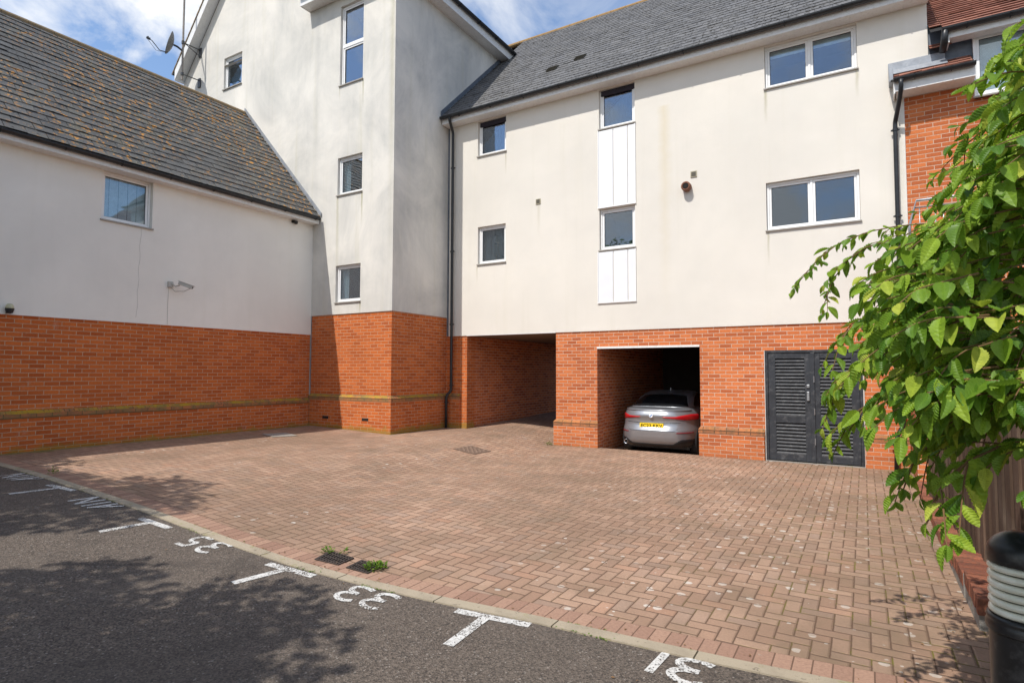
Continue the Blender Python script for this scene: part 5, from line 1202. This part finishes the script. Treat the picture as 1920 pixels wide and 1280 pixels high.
# ------------------------------------------------------------------ weeds
def weed(cx, cy, n, rad, h, label, mat='weed_leaf', name='weed_clump'):
    g = random.Random(int(abs(cx*97+cy*31)*10)); ins = []
    for _ in range(n):
        a = g.uniform(0, 6.28); rr = rad*math.sqrt(g.random()); p = (cx+math.cos(a)*rr, cy+math.sin(a)*rr, zg(cx, cy)+g.uniform(.0, h)*(1-rr/rad*.6)+.008)
        ins.append((p, (math.cos(a)+g.gauss(0, .3), math.sin(a)+g.gauss(0, .3), g.uniform(.1, .9)), (g.gauss(0, .4), g.gauss(0, .4), 1), g.uniform(.018, .038)))
    return tag(leaves_mesh(name, ins, mat, None, [SH[2]]), label, 'weed', 'weeds growing in the paving')
weed(-3.56, 3.70, 150, .085, .06, 'bright green clump of weed on the right drain grate')
weed(-4.17, 3.74, 32, .045, .05, 'small green weed at the left corner of the left drain grate')
weed(-4.03, 3.80, 16, .03, .05, 'tiny weed with reddish leaves behind the left drain grate')
weed(-9.35, 3.62, 40, .05, .12, 'thin green weed at the kerb beside the left wall')
weed(-6.22, 12.02, 60, .06, .12, 'green weed at the foot of the brick pier by the passage')
g = random.Random(5); ins = []
for k in range(1500):
    x = g.uniform(-11.5, .5); y = kerb_y(x)+g.choice((-.008, .0, .0, KW+.003)); 
    if math.sin(x*3.1)+math.sin(x*7.7+1)+g.gauss(0, .3) < .9: continue
    ins.append(((x, y+g.gauss(0, .008), zg(x, y)+.008), (g.gauss(0, 1), g.gauss(0, 1), g.uniform(0, .5)), (0, 0, 1), g.uniform(.008, .022)))
for k in range(700):
    w_ = g.choice([(-5.9, 12.13, .5, .0), (-10.7, 10.05, 1.3, 0), (-9.26, 11.2, 0, .9), (-9.26, 10.4, 0, .4), (-12.0, 8.5, 0, 1.4)])
    x, y = w_[0]+g.uniform(-1, 1)*w_[2]+g.gauss(0, .012), w_[1]+g.uniform(-1, 1)*w_[3]+g.gauss(0, .012)
    ins.append(((x, y, zg(x, y)+.006), (g.gauss(0, 1), g.gauss(0, 1), g.uniform(.1, .8)), (0, 0, 1), g.uniform(.008, .02)))
tag(leaves_mesh('moss', ins, 'weed_leaf', None, [SH[2]]), 'yellow green moss and seedlings along the kerb and wall feet', 'moss', kind='stuff')
plain('dry_leaf', (.20, .11, .045), .8, var=.5, scale=40)
ins = []; g = random.Random(15)
for k in range(620):
    q = g.random()
    if q < .35: x, y = .57-abs(g.gauss(0, .16)), g.uniform(4.2, 12.0)
    elif q < .55: x = g.uniform(-9, .4); y = kerb_y(x)+KW+abs(g.gauss(0, .06))
    elif q < .70: x, y = g.uniform(-2.8, .5), 12.12-abs(g.gauss(0, .10))
    elif q < .80: x, y = -11.98+abs(g.gauss(0, .15)), g.uniform(4, 10)
    else: x, y = g.uniform(-8, .4), g.uniform(1.2, 10)
    ins.append(((x, y, zg(x, y)+.008), (g.gauss(0, 1), g.gauss(0, 1), g.uniform(-.1, .3)), (g.gauss(0, .2), g.gauss(0, .2), 1), g.uniform(.006, .024)))
tag(leaves_mesh('fallen_leaves', ins, 'dry_leaf', None, [SH[2]]), 'small brown fallen leaves and bud scales scattered over the yard', 'leaf litter', kind='stuff')
dn = thing('dandelion', (.33, 1.9, .0), 'yellow dandelion flower in front of the bollard light', 'flower')
fx = Vector((.345, 1.985, 1.035-.0)); 
dl = CAM_POS + (f + r*((1912-960)/1096.35) - u*((1255-640)/1096.35))*1.45 if False else Vector((.342, 1.885, .960))
m = MB(); m.tube([(dl.x+.02, dl.y+.05, 0), (dl.x+.005, dl.y+.01, dl.z*.6), dl], .0025, 6); part(m, 'stem', 'twig', dn)
m = MB(); g = random.Random(2)
for k in range(60):
    a = k*2.4; rr = .017*(.35+.65*(k/60)); d = Vector((math.cos(a), math.sin(a), .5*(1-k/60)+.2)); s = Vector((-math.sin(a), math.cos(a), 0))*.0025
    m.face(dl-s, dl+s, dl+d*rr+s, dl+d*rr-s)
part(m, 'petals', 'plant_yellow', dn)
fix_parents()
for o in COL.objects:
    if o.type == 'MESH' and o.data.materials and not o.data.polygons: print('EMPTY', o.name)
